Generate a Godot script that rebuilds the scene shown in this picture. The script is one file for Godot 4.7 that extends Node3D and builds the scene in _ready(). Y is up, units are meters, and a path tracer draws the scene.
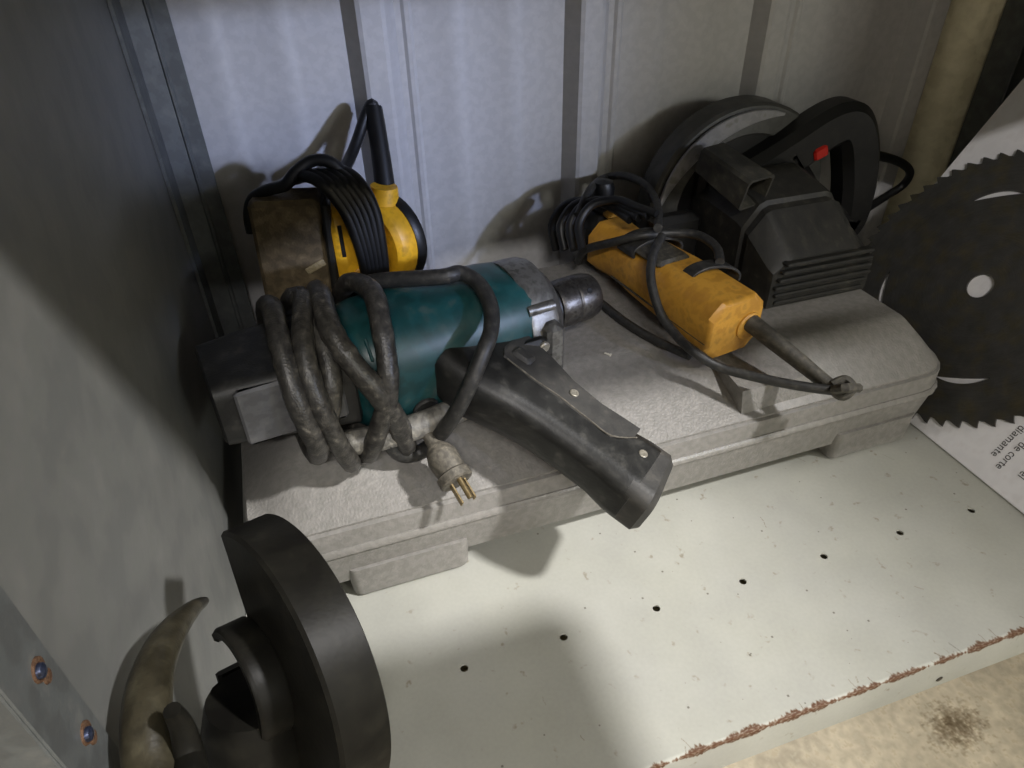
extends Node3D

# ---------------------------------------------------------------- mesh builder
class MB:
	var v := PackedVector3Array()
	var xf := Transform3D()
	var crease := 38.0
	var uvf: Callable

	func q(a: Vector3, b: Vector3, c: Vector3, d: Vector3) -> void:
		v.append(a); v.append(b); v.append(c); v.append(a); v.append(c); v.append(d)

	func orient(start: int) -> void:
		var vol := 0.0
		var o := v[start]
		for i in range(start, v.size(), 3):
			vol += (v[i] - o).dot((v[i + 1] - o).cross(v[i + 2] - o))
		var flip := vol > 0.0
		for i in range(start, v.size(), 3):
			if flip:
				var t := v[i + 1]
				v[i + 1] = v[i + 2]
				v[i + 2] = t
			for k in 3:
				v[i + k] = xf * v[i + k]

	func loft(secs: Array, cap := true, ring := false) -> void:
		var start := v.size()
		var n: int = secs[0].size()
		var m := secs.size()
		for i in (m if ring else m - 1):
			var A: PackedVector3Array = secs[i]
			var B: PackedVector3Array = secs[(i + 1) % m]
			for j in n:
				var k := (j + 1) % n
				q(A[j], A[k], B[k], B[j])
		if cap and not ring:
			for e in [0, m - 1]:
				var S: PackedVector3Array = secs[e]
				var c := Vector3.ZERO
				for p in S:
					c += p
				c /= n
				for j in n:
					var k := (j + 1) % n
					if e == 0:
						v.append(c); v.append(S[k]); v.append(S[j])
					else:
						v.append(c); v.append(S[j]); v.append(S[k])
		orient(start)

	static func oct(hx: float, hz: float, b: float, y: float) -> PackedVector3Array:
		return PackedVector3Array([Vector3(hx - b, y, -hz), Vector3(hx, y, -hz + b), Vector3(hx, y, hz - b), Vector3(hx - b, y, hz), Vector3(-hx + b, y, hz), Vector3(-hx, y, hz - b), Vector3(-hx, y, -hz + b), Vector3(-hx + b, y, -hz)])

	static func rrect(hx: float, hz: float, r: float, y: float, n := 4) -> PackedVector3Array:
		var o := PackedVector3Array()
		var cs := [Vector2(hx - r, hz - r), Vector2(-hx + r, hz - r), Vector2(-hx + r, -hz + r), Vector2(hx - r, -hz + r)]
		for k in 4:
			for i in n + 1:
				var a := PI / 2 * (k + float(i) / n)
				o.append(Vector3(cs[k].x + cos(a) * r, y, cs[k].y + sin(a) * r))
		return o

	# box with chamfered edges, centre c, size s
	func box(c: Vector3, s: Vector3, b := 0.002, turn := Basis()) -> void:
		var h := s / 2
		b = minf(b, minf(h.x, minf(h.y, h.z)) * 0.9)
		var secs := []
		for e in [[-h.y, b], [-h.y + b, 0.0], [h.y - b, 0.0], [h.y, b]]:
			var o := MB.oct(h.x - e[1], h.z - e[1], b * 0.8, e[0])
			for i in o.size():
				o[i] = c + turn * o[i]
			secs.append(o)
		loft(secs)

	# profile of (radius, height) pairs turned round the axis
	func lathe(prof: Array, o := Vector3.ZERO, axis := Vector3.UP, n := 24, cap := true) -> void:
		var y := axis.normalized()
		var x := y.cross(Vector3.UP if absf(y.y) < 0.9 else Vector3.RIGHT).normalized()
		var z := x.cross(y)
		var secs := []
		for p in prof:
			var s := PackedVector3Array()
			for j in n:
				var a := TAU * j / n
				s.append(o + y * p[1] + (x * cos(a) + z * sin(a)) * p[0])
			secs.append(s)
		loft(secs, cap)

	static func smooth(pts: Array, per := 5, closed := false) -> Array:
		var o := []
		var n := pts.size()
		for i in (n if closed else n - 1):
			var p0: Vector3 = pts[(i - 1 + n) % n] if closed else pts[maxi(i - 1, 0)]
			var p1: Vector3 = pts[i]
			var p2: Vector3 = pts[(i + 1) % n]
			var p3: Vector3 = pts[(i + 2) % n] if closed else pts[mini(i + 2, n - 1)]
			for k in per:
				var t := float(k) / per
				o.append(0.5 * (2.0 * p1 + (p2 - p0) * t + (2.0 * p0 - 5.0 * p1 + 4.0 * p2 - p3) * t * t + (3.0 * p1 - p0 - 3.0 * p2 + p3) * t * t * t))
		if not closed:
			o.append(pts[n - 1])
		return o

	# swept tube; radii is one number or one per control point
	func tube(pts: Array, radii, per := 5, n := 10, closed := false, wobble := 0.0, sd := 1) -> void:
		var P := MB.smooth(pts, per, closed)
		var rng := RandomNumberGenerator.new()
		rng.seed = sd
		var secs := []
		var side := Vector3.ZERO
		for i in P.size():
			var a: Vector3 = P[(i - 1 + P.size()) % P.size()] if closed else P[maxi(i - 1, 0)]
			var b: Vector3 = P[(i + 1) % P.size()] if closed else P[mini(i + 1, P.size() - 1)]
			var d := (b - a).normalized()
			if side == Vector3.ZERO:
				side = d.cross(Vector3.UP if absf(d.y) < 0.8 else Vector3.RIGHT).normalized()
			side = (side - d * side.dot(d)).normalized()
			var up := d.cross(side)
			var r := 0.0
			if radii is Array:
				var f := float(i) / per
				var k := mini(int(f), radii.size() - 2)
				r = lerpf(radii[k], radii[k + 1], clampf(f - k, 0, 1))
			else:
				r = radii
			r *= 1.0 + rng.randf_range(-wobble, wobble)
			var s := PackedVector3Array()
			for j in n:
				var t := TAU * j / n
				s.append(P[i] + (side * cos(t) + up * sin(t)) * r)
			secs.append(s)
		loft(secs, not closed, closed)

	# swept chamfered bar with a fixed side vector
	func bar(pts: Array, hw: Array, ht: float, sidev: Vector3, per := 5) -> void:
		var P := MB.smooth(pts, per)
		var secs := []
		for i in P.size():
			var d: Vector3 = (P[mini(i + 1, P.size() - 1)] - P[maxi(i - 1, 0)]).normalized()
			var u := d.cross(sidev).normalized()
			var f := float(i) / per
			var k := mini(int(f), hw.size() - 2)
			var w := lerpf(hw[k], hw[k + 1], clampf(f - k, 0, 1))
			var o := MB.oct(w, ht, minf(w, ht) * 0.45, 0)
			var s := PackedVector3Array()
			for p in o:
				s.append(P[i] + u * p.x + sidev * p.z)
			secs.append(s)
		loft(secs)

	# flat polygon (in x, y of the frame) with thickness along z of the frame
	func extrude(poly: PackedVector2Array, fr: Transform3D, t: float, bev := 0.0) -> void:
		var start := v.size()
		if Geometry2D.is_polygon_clockwise(poly):
			poly.reverse()
		var n := poly.size()
		var ins := PackedVector2Array()
		for i in n:
			var e1 := (poly[i] - poly[(i - 1 + n) % n]).normalized()
			var e2 := (poly[(i + 1) % n] - poly[i]).normalized()
			var nn := (Vector2(-e1.y, e1.x) + Vector2(-e2.y, e2.x)).normalized()
			ins.append(poly[i] + nn * bev)
		var idx := Geometry2D.triangulate_polygon(ins)
		var rings := [[ins, -t / 2], [poly, -t / 2 + bev], [poly, t / 2 - bev], [ins, t / 2]]
		for r in 3:
			for i in n:
				var k := (i + 1) % n
				var A: PackedVector2Array = rings[r][0]
				var B: PackedVector2Array = rings[r + 1][0]
				q(fr * Vector3(A[i].x, A[i].y, rings[r][1]), fr * Vector3(A[k].x, A[k].y, rings[r][1]), fr * Vector3(B[k].x, B[k].y, rings[r + 1][1]), fr * Vector3(B[i].x, B[i].y, rings[r + 1][1]))
		for i in range(0, idx.size(), 3):
			var a := ins[idx[i]]
			var b := ins[idx[i + 1]]
			var c := ins[idx[i + 2]]
			if (b - a).cross(c - a) < 0.0:
				var tmp := b
				b = c
				c = tmp
			v.append(fr * Vector3(a.x, a.y, t / 2)); v.append(fr * Vector3(b.x, b.y, t / 2)); v.append(fr * Vector3(c.x, c.y, t / 2))
			v.append(fr * Vector3(a.x, a.y, -t / 2)); v.append(fr * Vector3(c.x, c.y, -t / 2)); v.append(fr * Vector3(b.x, b.y, -t / 2))
		orient(start)

	# rectangular sheet in x, z at y with round holes in one row, thickness t downwards
	func holed(x0: float, x1: float, z0: float, z1: float, y: float, t: float, holes: Array, hz: float, r: float) -> void:
		var start := v.size()
		var h := 0.009
		var n := 16
		for e in [[y, 1], [y - t, -1]]:
			var yy: float = e[0]
			var quads := [[x0, x1, z0, hz - h], [x0, x1, hz + h, z1]]
			var px := x0
			for hx in holes:
				quads.append([px, hx - h, hz - h, hz + h])
				px = hx + h
			quads.append([px, x1, hz - h, hz + h])
			for k in quads:
				var a := Vector3(k[0], yy, k[2])
				var b := Vector3(k[1], yy, k[2])
				var c := Vector3(k[1], yy, k[3])
				var d := Vector3(k[0], yy, k[3])
				if e[1] > 0:
					q(a, b, c, d)
				else:
					q(a, d, c, b)
			for hx in holes:
				for j in n:
					var a0 := TAU * j / n
					var a1 := TAU * (j + 1) / n
					var p0 := Vector3(hx + cos(a0) * r, yy, hz + sin(a0) * r)
					var p1 := Vector3(hx + cos(a1) * r, yy, hz + sin(a1) * r)
					var m0 := maxf(absf(cos(a0)), absf(sin(a0)))
					var m1 := maxf(absf(cos(a1)), absf(sin(a1)))
					var q0 := Vector3(hx + cos(a0) / m0 * h, yy, hz + sin(a0) / m0 * h)
					var q1 := Vector3(hx + cos(a1) / m1 * h, yy, hz + sin(a1) / m1 * h)
					if e[1] > 0:
						q(p0, q0, q1, p1)
					else:
						q(p0, p1, q1, q0)
		for hx in holes:
			for j in n:
				var a0 := TAU * j / n
				var a1 := TAU * (j + 1) / n
				var p0 := Vector3(hx + cos(a0) * r, y, hz + sin(a0) * r)
				var p1 := Vector3(hx + cos(a1) * r, y, hz + sin(a1) * r)
				q(p0, p1, p1 - Vector3(0, t, 0), p0 - Vector3(0, t, 0))
		for k in [[x0, z0, x1, z0], [x1, z0, x1, z1], [x1, z1, x0, z1], [x0, z1, x0, z0]]:
			var a := Vector3(k[0], y, k[1])
			var b := Vector3(k[2], y, k[3])
			q(a, a - Vector3(0, t, 0), b - Vector3(0, t, 0), b)
		orient(start)

	func mesh(origin: Vector3) -> ArrayMesh:
		var fn := PackedVector3Array()
		var at := {}
		for i in range(0, v.size(), 3):
			var n := (v[i + 2] - v[i]).cross(v[i + 1] - v[i])
			fn.append(n)
			for k in 3:
				var key := Vector3i((v[i + k] * 20000.0).round())
				if at.has(key):
					at[key].append(i / 3)
				else:
					at[key] = [i / 3]
		var lim := cos(deg_to_rad(crease))
		var V := PackedVector3Array()
		var N := PackedVector3Array()
		var U := PackedVector2Array()
		for i in range(0, v.size(), 3):
			var me := fn[i / 3]
			if me.length_squared() < 1e-22:
				continue
			var mn := me.normalized()
			for k in 3:
				var key := Vector3i((v[i + k] * 20000.0).round())
				var s := Vector3.ZERO
				for f in at[key]:
					var o := fn[f]
					if o.length_squared() > 1e-22 and o.normalized().dot(mn) > lim:
						s += o
				V.append(v[i + k] - origin)
				N.append(s.normalized() if s.length_squared() > 1e-24 else mn)
				if uvf.is_valid():
					U.append(uvf.call(v[i + k]))
		var arr := []
		arr.resize(Mesh.ARRAY_MAX)
		arr[Mesh.ARRAY_VERTEX] = V
		arr[Mesh.ARRAY_NORMAL] = N
		if U.size():
			arr[Mesh.ARRAY_TEX_UV] = U
		var am := ArrayMesh.new()
		am.add_surface_from_arrays(Mesh.PRIMITIVE_TRIANGLES, arr)
		return am

# ---------------------------------------------------------------- nodes
var M := {}

func origin_of(n: Node) -> Vector3:
	var o := Vector3.ZERO
	while n != null and n != self:
		if n is Node3D:
			o += n.position
		n = n.get_parent()
	return o

func part(called: String, mb: MB, m: Material, parent: Node) -> MeshInstance3D:
	var o := MeshInstance3D.new()
	o.name = called
	o.mesh = mb.mesh(origin_of(parent))
	o.material_override = m
	parent.add_child(o, true)
	return o

func thing(called: String, label: String, category: String, at: Vector3) -> Node3D:
	var o := Node3D.new()
	o.name = called
	add_child(o, true)
	o.position = at
	o.set_meta("label", label)
	o.set_meta("category", category)
	return o

func struct(called: String, mb: MB, m: Material, label: String) -> MeshInstance3D:
	var o := part(called, mb, m, self)
	o.set_meta("kind", "structure")
	o.set_meta("label", label)
	return o

# ---------------------------------------------------------------- materials
func ntex(stops: Array, freq: float, sd: int, size := 512, octaves := 4, kind := FastNoiseLite.TYPE_SIMPLEX_SMOOTH) -> NoiseTexture2D:
	var n := FastNoiseLite.new()
	n.noise_type = kind
	n.seed = sd
	n.frequency = freq
	n.fractal_octaves = octaves
	var t := NoiseTexture2D.new()
	t.width = size
	t.height = size
	t.seamless = true
	t.noise = n
	if stops.size():
		var g := Gradient.new()
		g.offsets = PackedFloat32Array()
		g.colors = PackedColorArray()
		var offs := PackedFloat32Array()
		var cols := PackedColorArray()
		for s in stops:
			offs.append(s[0])
			cols.append(s[1])
		g.offsets = offs
		g.colors = cols
		t.color_ramp = g
	return t

func mat(c: Color, rough: float, metal := 0.0) -> StandardMaterial3D:
	var m := StandardMaterial3D.new()
	m.albedo_color = c
	m.roughness = rough
	m.metallic = metal
	return m

# mottled material: three tones laid over the surface by noise, with fine relief
func mott(a: Color, b: Color, c: Color, rough: float, metal: float, scale: float, freq: float, sd: int, bump := 0.0) -> StandardMaterial3D:
	var m := mat(Color.WHITE, rough, metal)
	m.albedo_texture = ntex([[0.0, a], [0.36, a], [0.52, b], [0.66, b], [0.86, c], [1.0, c]], freq, sd)
	m.uv1_triplanar = true
	m.uv1_scale = Vector3.ONE * scale
	if bump > 0.0:
		m.heightmap_enabled = true
		m.heightmap_texture = ntex([], 0.09, sd + 7, 512, 3)
		m.heightmap_scale = bump
	return m

func make_materials() -> void:
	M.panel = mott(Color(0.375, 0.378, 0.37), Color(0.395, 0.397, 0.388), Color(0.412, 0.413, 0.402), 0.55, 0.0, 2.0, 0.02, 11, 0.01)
	M.post = mott(Color(0.31, 0.32, 0.32), Color(0.34, 0.35, 0.35), Color(0.38, 0.385, 0.38), 0.5, 0.05, 5.0, 0.02, 12, 0.01)
	M.sheet = mott(Color(0.645, 0.64, 0.64), Color(0.665, 0.66, 0.66), Color(0.685, 0.68, 0.675), 0.42, 0.0, 5.0, 0.03, 15)
	M.beige = mott(Color(0.80, 0.77, 0.66), Color(0.85, 0.82, 0.71), Color(0.88, 0.85, 0.75), 0.6, 0.0, 4.0, 0.02, 16)
	M.case = mott(Color(0.485, 0.475, 0.457), Color(0.515, 0.505, 0.487), Color(0.55, 0.537, 0.515), 0.5, 0.0, 7.0, 0.03, 17, 0.02)
	# the lid is the same plastic with a coarser moulded grain
	M.case_lid = M.case.duplicate()
	M.case_lid.heightmap_scale = 0.045
	M.case_bead = M.case.duplicate()
	M.case_bead.roughness = 0.26
	M.teal = mott(Color(0.05, 0.20, 0.205), Color(0.075, 0.25, 0.255), Color(0.21, 0.29, 0.285), 0.42, 0.0, 7.0, 0.012, 20)
	M.grip = mott(Color(0.085, 0.085, 0.08), Color(0.13, 0.13, 0.125), Color(0.25, 0.245, 0.23), 0.42, 0.0, 9.0, 0.012, 21, 0.01)
	M.grip_plate = mott(Color(0.17, 0.168, 0.16), Color(0.205, 0.20, 0.19), Color(0.28, 0.27, 0.25), 0.55, 0.0, 9.0, 0.012, 22, 0.012)
	M.rear_box = mott(Color(0.12, 0.12, 0.118), Color(0.155, 0.155, 0.152), Color(0.22, 0.215, 0.205), 0.5, 0.0, 9.0, 0.012, 23, 0.01)
	M.rear_face = mott(Color(0.33, 0.33, 0.34), Color(0.37, 0.37, 0.38), Color(0.42, 0.42, 0.42), 0.5, 0.0, 9.0, 0.012, 24, 0.01)
	M.alloy = mott(Color(0.40, 0.395, 0.38), Color(0.50, 0.495, 0.48), Color(0.30, 0.295, 0.28), 0.42, 0.75, 9.0, 0.015, 25, 0.012)
	M.steel = mott(Color(0.28, 0.27, 0.26), Color(0.36, 0.35, 0.34), Color(0.20, 0.19, 0.18), 0.38, 0.85, 12.0, 0.02, 26, 0.01)
	M.screw = mott(Color(0.55, 0.53, 0.48), Color(0.62, 0.60, 0.55), Color(0.40, 0.37, 0.31), 0.4, 0.6, 20.0, 0.02, 27)
	M.tape = mott(Color(0.15, 0.145, 0.135), Color(0.22, 0.213, 0.198), Color(0.38, 0.362, 0.33), 0.4, 0.0, 12.0, 0.02, 28, 0.03)
	M.tape_light = mott(Color(0.36, 0.35, 0.33), Color(0.46, 0.45, 0.42), Color(0.55, 0.53, 0.49), 0.4, 0.0, 12.0, 0.02, 29, 0.03)
	M.cord = mott(Color(0.035, 0.035, 0.036), Color(0.05, 0.05, 0.05), Color(0.09, 0.088, 0.085), 0.5, 0.0, 14.0, 0.02, 30)
	M.cord_grey = mott(Color(0.12, 0.12, 0.115), Color(0.17, 0.168, 0.16), Color(0.27, 0.26, 0.24), 0.5, 0.0, 14.0, 0.02, 31)
	M.strain = mott(Color(0.20, 0.19, 0.165), Color(0.27, 0.255, 0.22), Color(0.36, 0.34, 0.29), 0.65, 0.0, 14.0, 0.02, 32, 0.02)
	M.plug = mott(Color(0.28, 0.265, 0.235), Color(0.38, 0.36, 0.32), Color(0.50, 0.475, 0.42), 0.6, 0.0, 18.0, 0.02, 33, 0.02)
	M.brass = mott(Color(0.52, 0.45, 0.32), Color(0.62, 0.55, 0.41), Color(0.35, 0.30, 0.22), 0.35, 0.8, 20.0, 0.02, 34)
	M.yellow = mott(Color(0.78, 0.58, 0.11), Color(0.86, 0.65, 0.13), Color(0.66, 0.50, 0.13), 0.45, 0.0, 8.0, 0.012, 35)
	M.ochre = mott(Color(0.68, 0.49, 0.17), Color(0.76, 0.56, 0.20), Color(0.64, 0.47, 0.18), 0.5, 0.0, 7.0, 0.014, 36, 0.012)
	M.pad = mott(Color(0.30, 0.255, 0.18), Color(0.37, 0.32, 0.23), Color(0.44, 0.385, 0.29), 0.75, 0.0, 9.0, 0.014, 37, 0.03)
	M.scrap = mott(Color(0.55, 0.50, 0.38), Color(0.62, 0.57, 0.45), Color(0.45, 0.40, 0.30), 0.8, 0.0, 20.0, 0.02, 38)
	M.black = mott(Color(0.045, 0.045, 0.045), Color(0.06, 0.06, 0.06), Color(0.10, 0.098, 0.09), 0.45, 0.0, 8.0, 0.013, 39)
	M.black_dusty = mott(Color(0.085, 0.083, 0.072), Color(0.12, 0.116, 0.10), Color(0.21, 0.20, 0.17), 0.6, 0.0, 8.0, 0.014, 40, 0.012)
	M.chute = mott(Color(0.14, 0.135, 0.112), Color(0.19, 0.183, 0.152), Color(0.27, 0.26, 0.215), 0.65, 0.0, 9.0, 0.014, 41, 0.012)
	M.red = mat(Color(0.72, 0.12, 0.07), 0.45)
	M.guard_silver = mott(Color(0.50, 0.50, 0.51), Color(0.54, 0.54, 0.55), Color(0.46, 0.455, 0.45), 0.4, 0.2, 6.0, 0.015, 42)
	M.guard_dark = mott(Color(0.20, 0.20, 0.195), Color(0.25, 0.25, 0.24), Color(0.29, 0.285, 0.27), 0.5, 0.1, 6.0, 0.015, 43)
	M.blade = blade_material()
	M.card = mott(Color(0.85, 0.845, 0.85), Color(0.87, 0.865, 0.87), Color(0.82, 0.81, 0.81), 0.8, 0.0, 5.0, 0.015, 45)
	M.ink = mat(Color(0.24, 0.235, 0.23), 0.8)
	M.guard_black = mott(Color(0.075, 0.073, 0.063), Color(0.095, 0.092, 0.08), Color(0.135, 0.13, 0.11), 0.42, 0.0, 7.0, 0.012, 46, 0.006)
	M.horn = mott(Color(0.15, 0.138, 0.105), Color(0.20, 0.187, 0.145), Color(0.26, 0.245, 0.195), 0.42, 0.0, 9.0, 0.014, 47, 0.01)
	M.guard_black.metallic_specular = 0.22
	M.horn.metallic_specular = 0.3
	M.rust = mott(Color(0.30, 0.20, 0.13), Color(0.38, 0.28, 0.20), Color(0.24, 0.17, 0.12), 0.75, 0.1, 30.0, 0.02, 48, 0.02)
	M.bolt = mott(Color(0.25, 0.28, 0.38), Color(0.32, 0.35, 0.45), Color(0.22, 0.2, 0.2), 0.35, 0.8, 30.0, 0.02, 49)
	M.chip = mat(Color(0.80, 0.78, 0.72), 0.8)
	M.plaster = mott(Color(0.74, 0.73, 0.70), Color(0.77, 0.76, 0.73), Color(0.79, 0.78, 0.75), 0.9, 0.0, 0.5, 0.02, 50)
	M.shelf = shelf_material()
	M.floor = floor_material()

func blade_material() -> StandardMaterial3D:
	# brushed, tarnished saw steel: fine concentric scratches and brown stains
	var S := 1024
	var im := Image.create(S, S, false, Image.FORMAT_RGB8)
	var n := FastNoiseLite.new()
	n.seed = 5
	n.frequency = 0.012
	n.fractal_octaves = 5
	var ring := FastNoiseLite.new()
	ring.seed = 9
	ring.frequency = 0.35
	for y in S:
		for x in S:
			var dx := x - S / 2.0
			var dy := y - S / 2.0
			var r := sqrt(dx * dx + dy * dy)
			var k := 0.5 + 0.5 * n.get_noise_2d(x, y)
			var s := ring.get_noise_2d(r * 0.9, n.get_noise_2d(x * 2, y * 2) * 3.0)
			var l := 0.30 + 0.07 * (k - 0.5) + 0.045 * s
			var w := clampf((n.get_noise_2d(x + 3000, y) + 0.1) * 1.2, 0, 1)
			im.set_pixel(x, y, Color(l * (1.0 + 0.12 * w), l * (0.99 + 0.06 * w), l * (0.96 - 0.14 * w)))
	var m := mat(Color.WHITE, 0.36, 0.45)
	m.albedo_texture = ImageTexture.create_from_image(im)
	return m

const SX0 := -0.105
const SX1 := 0.82
const SZ0 := -0.705
const SZ1 := -0.181

func shelf_material() -> StandardMaterial3D:
	# painted steel: scuffs, scratches and rust where the paint is worn off the front fold
	var W := 1800
	var H := 1120
	var im := Image.create(W, H, false, Image.FORMAT_RGB8)
	var n := FastNoiseLite.new()
	n.seed = 3
	n.frequency = 0.006
	n.fractal_octaves = 5
	var e := FastNoiseLite.new()
	e.seed = 8
	e.frequency = 0.02
	e.fractal_octaves = 4
	var fine := FastNoiseLite.new()
	fine.seed = 21
	fine.frequency = 0.12
	fine.fractal_octaves = 3
	var px := 1950.0
	var fold := (SZ1 - SZ0) * px
	var paint := Color(0.655, 0.655, 0.622)
	var rustc := Color(0.31, 0.20, 0.13)
	for y in H:
		for x in W:
			var l := 1.0 + 0.045 * n.get_noise_2d(x, y) + 0.018 * fine.get_noise_2d(x, y)
			var c := Color(paint.r * l, paint.g * l, paint.b * (l - 0.01 * n.get_noise_2d(x + 900, y)))
			var d := y - fold
			if absf(d) < 26.0:
				var wdt := 6.5 + 9.0 * e.get_noise_2d(x, 5.0) + 4.0 * fine.get_noise_2d(x * 1.5, 40.0)
				var k := 0.0
				if absf(d - 1.0) < wdt:
					k = clampf((wdt - absf(d - 1.0)) * 0.35, 0, 1) * clampf(0.75 + 0.6 * fine.get_noise_2d(x, y * 2.0), 0, 1)
				c = c.lerp(rustc, minf(k * 1.1, 0.95))
			# grime spots
			var g := e.get_noise_2d(x * 1.3 + 400, y * 1.3)
			if g > 0.5:
				c = c.lerp(Color(0.42, 0.37, 0.29), clampf((g - 0.5) * 3.0, 0, 0.5) * (0.5 + fine.get_noise_2d(x + 77, y)))
			im.set_pixel(x, y, c)
	var rng := RandomNumberGenerator.new()
	rng.seed = 12
	for k in 56:
		var x := rng.randf_range(330, W - 20)
		var y := rng.randf_range(520, fold - 6)
		var a := rng.randf_range(0.9, 1.9)
		var len := rng.randf_range(4, 26) if k < 110 else rng.randf_range(40, 110)
		if k % 4 != 0:
			y = fold - rng.randf_range(2, 24)
			len = rng.randf_range(8, 30)
		var dark := rng.randf_range(0.15, 0.5)
		var tone := Color(0.34, 0.27, 0.20) if rng.randf() < 0.7 else Color(0.25, 0.24, 0.22)
		var wd := 1 if rng.randf() < 0.7 else 2
		for t in int(len):
			x += cos(a)
			y += sin(a)
			a += rng.randf_range(-0.08, 0.08)
			for ox in wd:
				var xx := clampi(int(x) + ox, 0, W - 1)
				var yy := clampi(int(y), 0, H - 1)
				if rng.randf() < 0.85:
					im.set_pixel(xx, yy, im.get_pixel(xx, yy).lerp(tone, dark))
	for k in 110:
		var x := rng.randi_range(300, W - 4)
		var y := rng.randi_range(450, int(fold) - 4)
		var s := rng.randi_range(1, 3)
		for oy in s:
			for ox in s:
				im.set_pixel(x + ox, y + oy, im.get_pixel(x + ox, y + oy).lerp(Color(0.22, 0.2, 0.17), 0.5))
	var m := mat(Color.WHITE, 0.6)
	m.metallic_specular = 0.3
	m.albedo_texture = ImageTexture.create_from_image(im)
	return m

func shelf_uv(p: Vector3) -> Vector2:
	return Vector2((p.x - SX0) * 1950.0 / 1800.0, ((p.z - SZ0) + maxf(0.0, -p.y)) * 1950.0 / 1120.0)

const FLOOR_Y := -0.085

func floor_material() -> StandardMaterial3D:
	# rough yellowish concrete, aggregate specks and one oil stain
	var S := 1024
	var im := Image.create(S, S, false, Image.FORMAT_RGB8)
	var n := FastNoiseLite.new()
	n.seed = 31
	n.frequency = 0.01
	n.fractal_octaves = 5
	var f := FastNoiseLite.new()
	f.seed = 32
	f.frequency = 0.09
	f.fractal_octaves = 4
	for y in S:
		for x in S:
			var k := n.get_noise_2d(x, y)
			var g := f.get_noise_2d(x, y)
			var l := 1.0 + 0.16 * k + 0.16 * g
			var c := Color(0.70 * l, 0.66 * l, 0.575 * l)
			if g > 0.42:
				c = c.lerp(Color(0.50, 0.44, 0.34), 0.22)
			elif g < -0.42:
				c = c.lerp(Color(0.80, 0.77, 0.68), 0.3)
			im.set_pixel(x, y, c)
	# oil drips soaked into the concrete
	var rng := RandomNumberGenerator.new()
	rng.seed = 4
	for k in 800:
		var sx := int((0.4196 + 0.3 + rng.randfn(0.0, 0.012)) / 1.2 * S)
		var sy := int((-0.1653 + 0.8 + rng.randfn(0.0, 0.009)) / 1.2 * S)
		for oy in rng.randi_range(1, 3):
			for ox in rng.randi_range(1, 3):
				im.set_pixel(sx + ox, sy + oy, im.get_pixel(sx + ox, sy + oy).lerp(Color(0.32, 0.26, 0.17), 0.15))
	var m := mat(Color.WHITE, 0.85)
	m.albedo_texture = ImageTexture.create_from_image(im)
	m.heightmap_enabled = true
	m.heightmap_texture = ntex([], 0.06, 33, 512, 4)
	m.heightmap_scale = 0.15
	return m

func floor_uv(p: Vector3) -> Vector2:
	return Vector2((p.x + 0.3) / 1.2, (p.z + 0.8) / 1.2)

# ---------------------------------------------------------------- scene
const LAMP := Vector3(1.65, 2.30, 0.89)
const LAMP_AIM := Vector3(0.06, 0.08, -0.30)
const LED := Vector3(2.2, 1.25, 2.6)
const LED_AIM := Vector3(0.055, 0.268, -0.72)

func _ready() -> void:
	var cam := Camera3D.new()
	cam.name = "camera"
	add_child(cam)
	cam.position = Vector3(0, 0.48, 0)
	cam.rotation_degrees = Vector3(-36.667, -17.465, -1.40)
	cam.fov = 57.5
	cam.near = 0.01
	cam.current = true
	var env := Environment.new()
	env.background_mode = Environment.BG_COLOR
	env.background_color = Color(0.62, 0.70, 0.86)
	env.background_energy_multiplier = 1.0
	env.tonemap_mode = Environment.TONE_MAPPER_LINEAR
	env.tonemap_exposure = 1.0
	env.sdfgi_enabled = true
	env.ssao_enabled = true
	env.ssil_enabled = true
	var we := WorldEnvironment.new()
	we.name = "surroundings"
	we.environment = env
	add_child(we)
	# daylight from the window in the wall facing the shelf
	var day := AreaLight3D.new()
	day.name = "window_daylight"
	day.area_size = Vector2(0.7, 0.7)
	day.light_color = Color(1.0, 1.0, 0.94)
	day.light_energy = 5.0
	day.shadow_enabled = true
	add_child(day)
	day.look_at_from_position(Vector3(2.3, 1.60, 4.13), Vector3(2.3, 1.60, 3.0), Vector3.UP)
	# cold LED work light on a stand, to the right of the viewer
	var led := SpotLight3D.new()
	led.name = "work_light_beam"
	led.light_color = Color(0.76, 0.82, 1.0)
	led.light_energy = 14.5
	led.light_size = 0.10
	led.spot_angle = 4.2
	led.spot_angle_attenuation = 1.0
	led.spot_range = 8.0
	led.spot_attenuation = 2.0
	led.shadow_enabled = true
	add_child(led)
	led.look_at_from_position(LED, LED_AIM, Vector3.UP)
	# reflector lamp hung from the ceiling in front of the shelf, right of the viewer
	var spot := SpotLight3D.new()
	spot.name = "reflector_lamp_light"
	spot.light_color = Color(1.0, 0.99, 0.985)
	spot.light_energy = 14.0
	spot.light_size = 0.09
	spot.spot_angle = 9.0
	spot.spot_angle_attenuation = 1.0
	spot.spot_range = 8.0
	spot.spot_attenuation = 2.0
	spot.shadow_enabled = true
	add_child(spot)
	spot.look_at_from_position(LAMP, LAMP_AIM, Vector3.FORWARD)
	# fluorescent lamp under the ceiling
	var lamp := AreaLight3D.new()
	lamp.name = "ceiling_lamp_light"
	lamp.area_size = Vector2(1.1, 0.12)
	lamp.light_color = Color(1.0, 0.985, 0.975)
	lamp.light_energy = 9.0
	lamp.shadow_enabled = true
	add_child(lamp)
	lamp.look_at_from_position(Vector3(-0.4, 2.42, 2.3), Vector3(-0.4, 0.0, 2.3), Vector3.FORWARD)

	make_materials()
	build_room()
	build_shelving()
	build_case()
	build_drill()
	build_sander()
	build_grinder()
	build_saw()
	build_card_and_blade()
	build_guard()
	build_chip()

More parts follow.
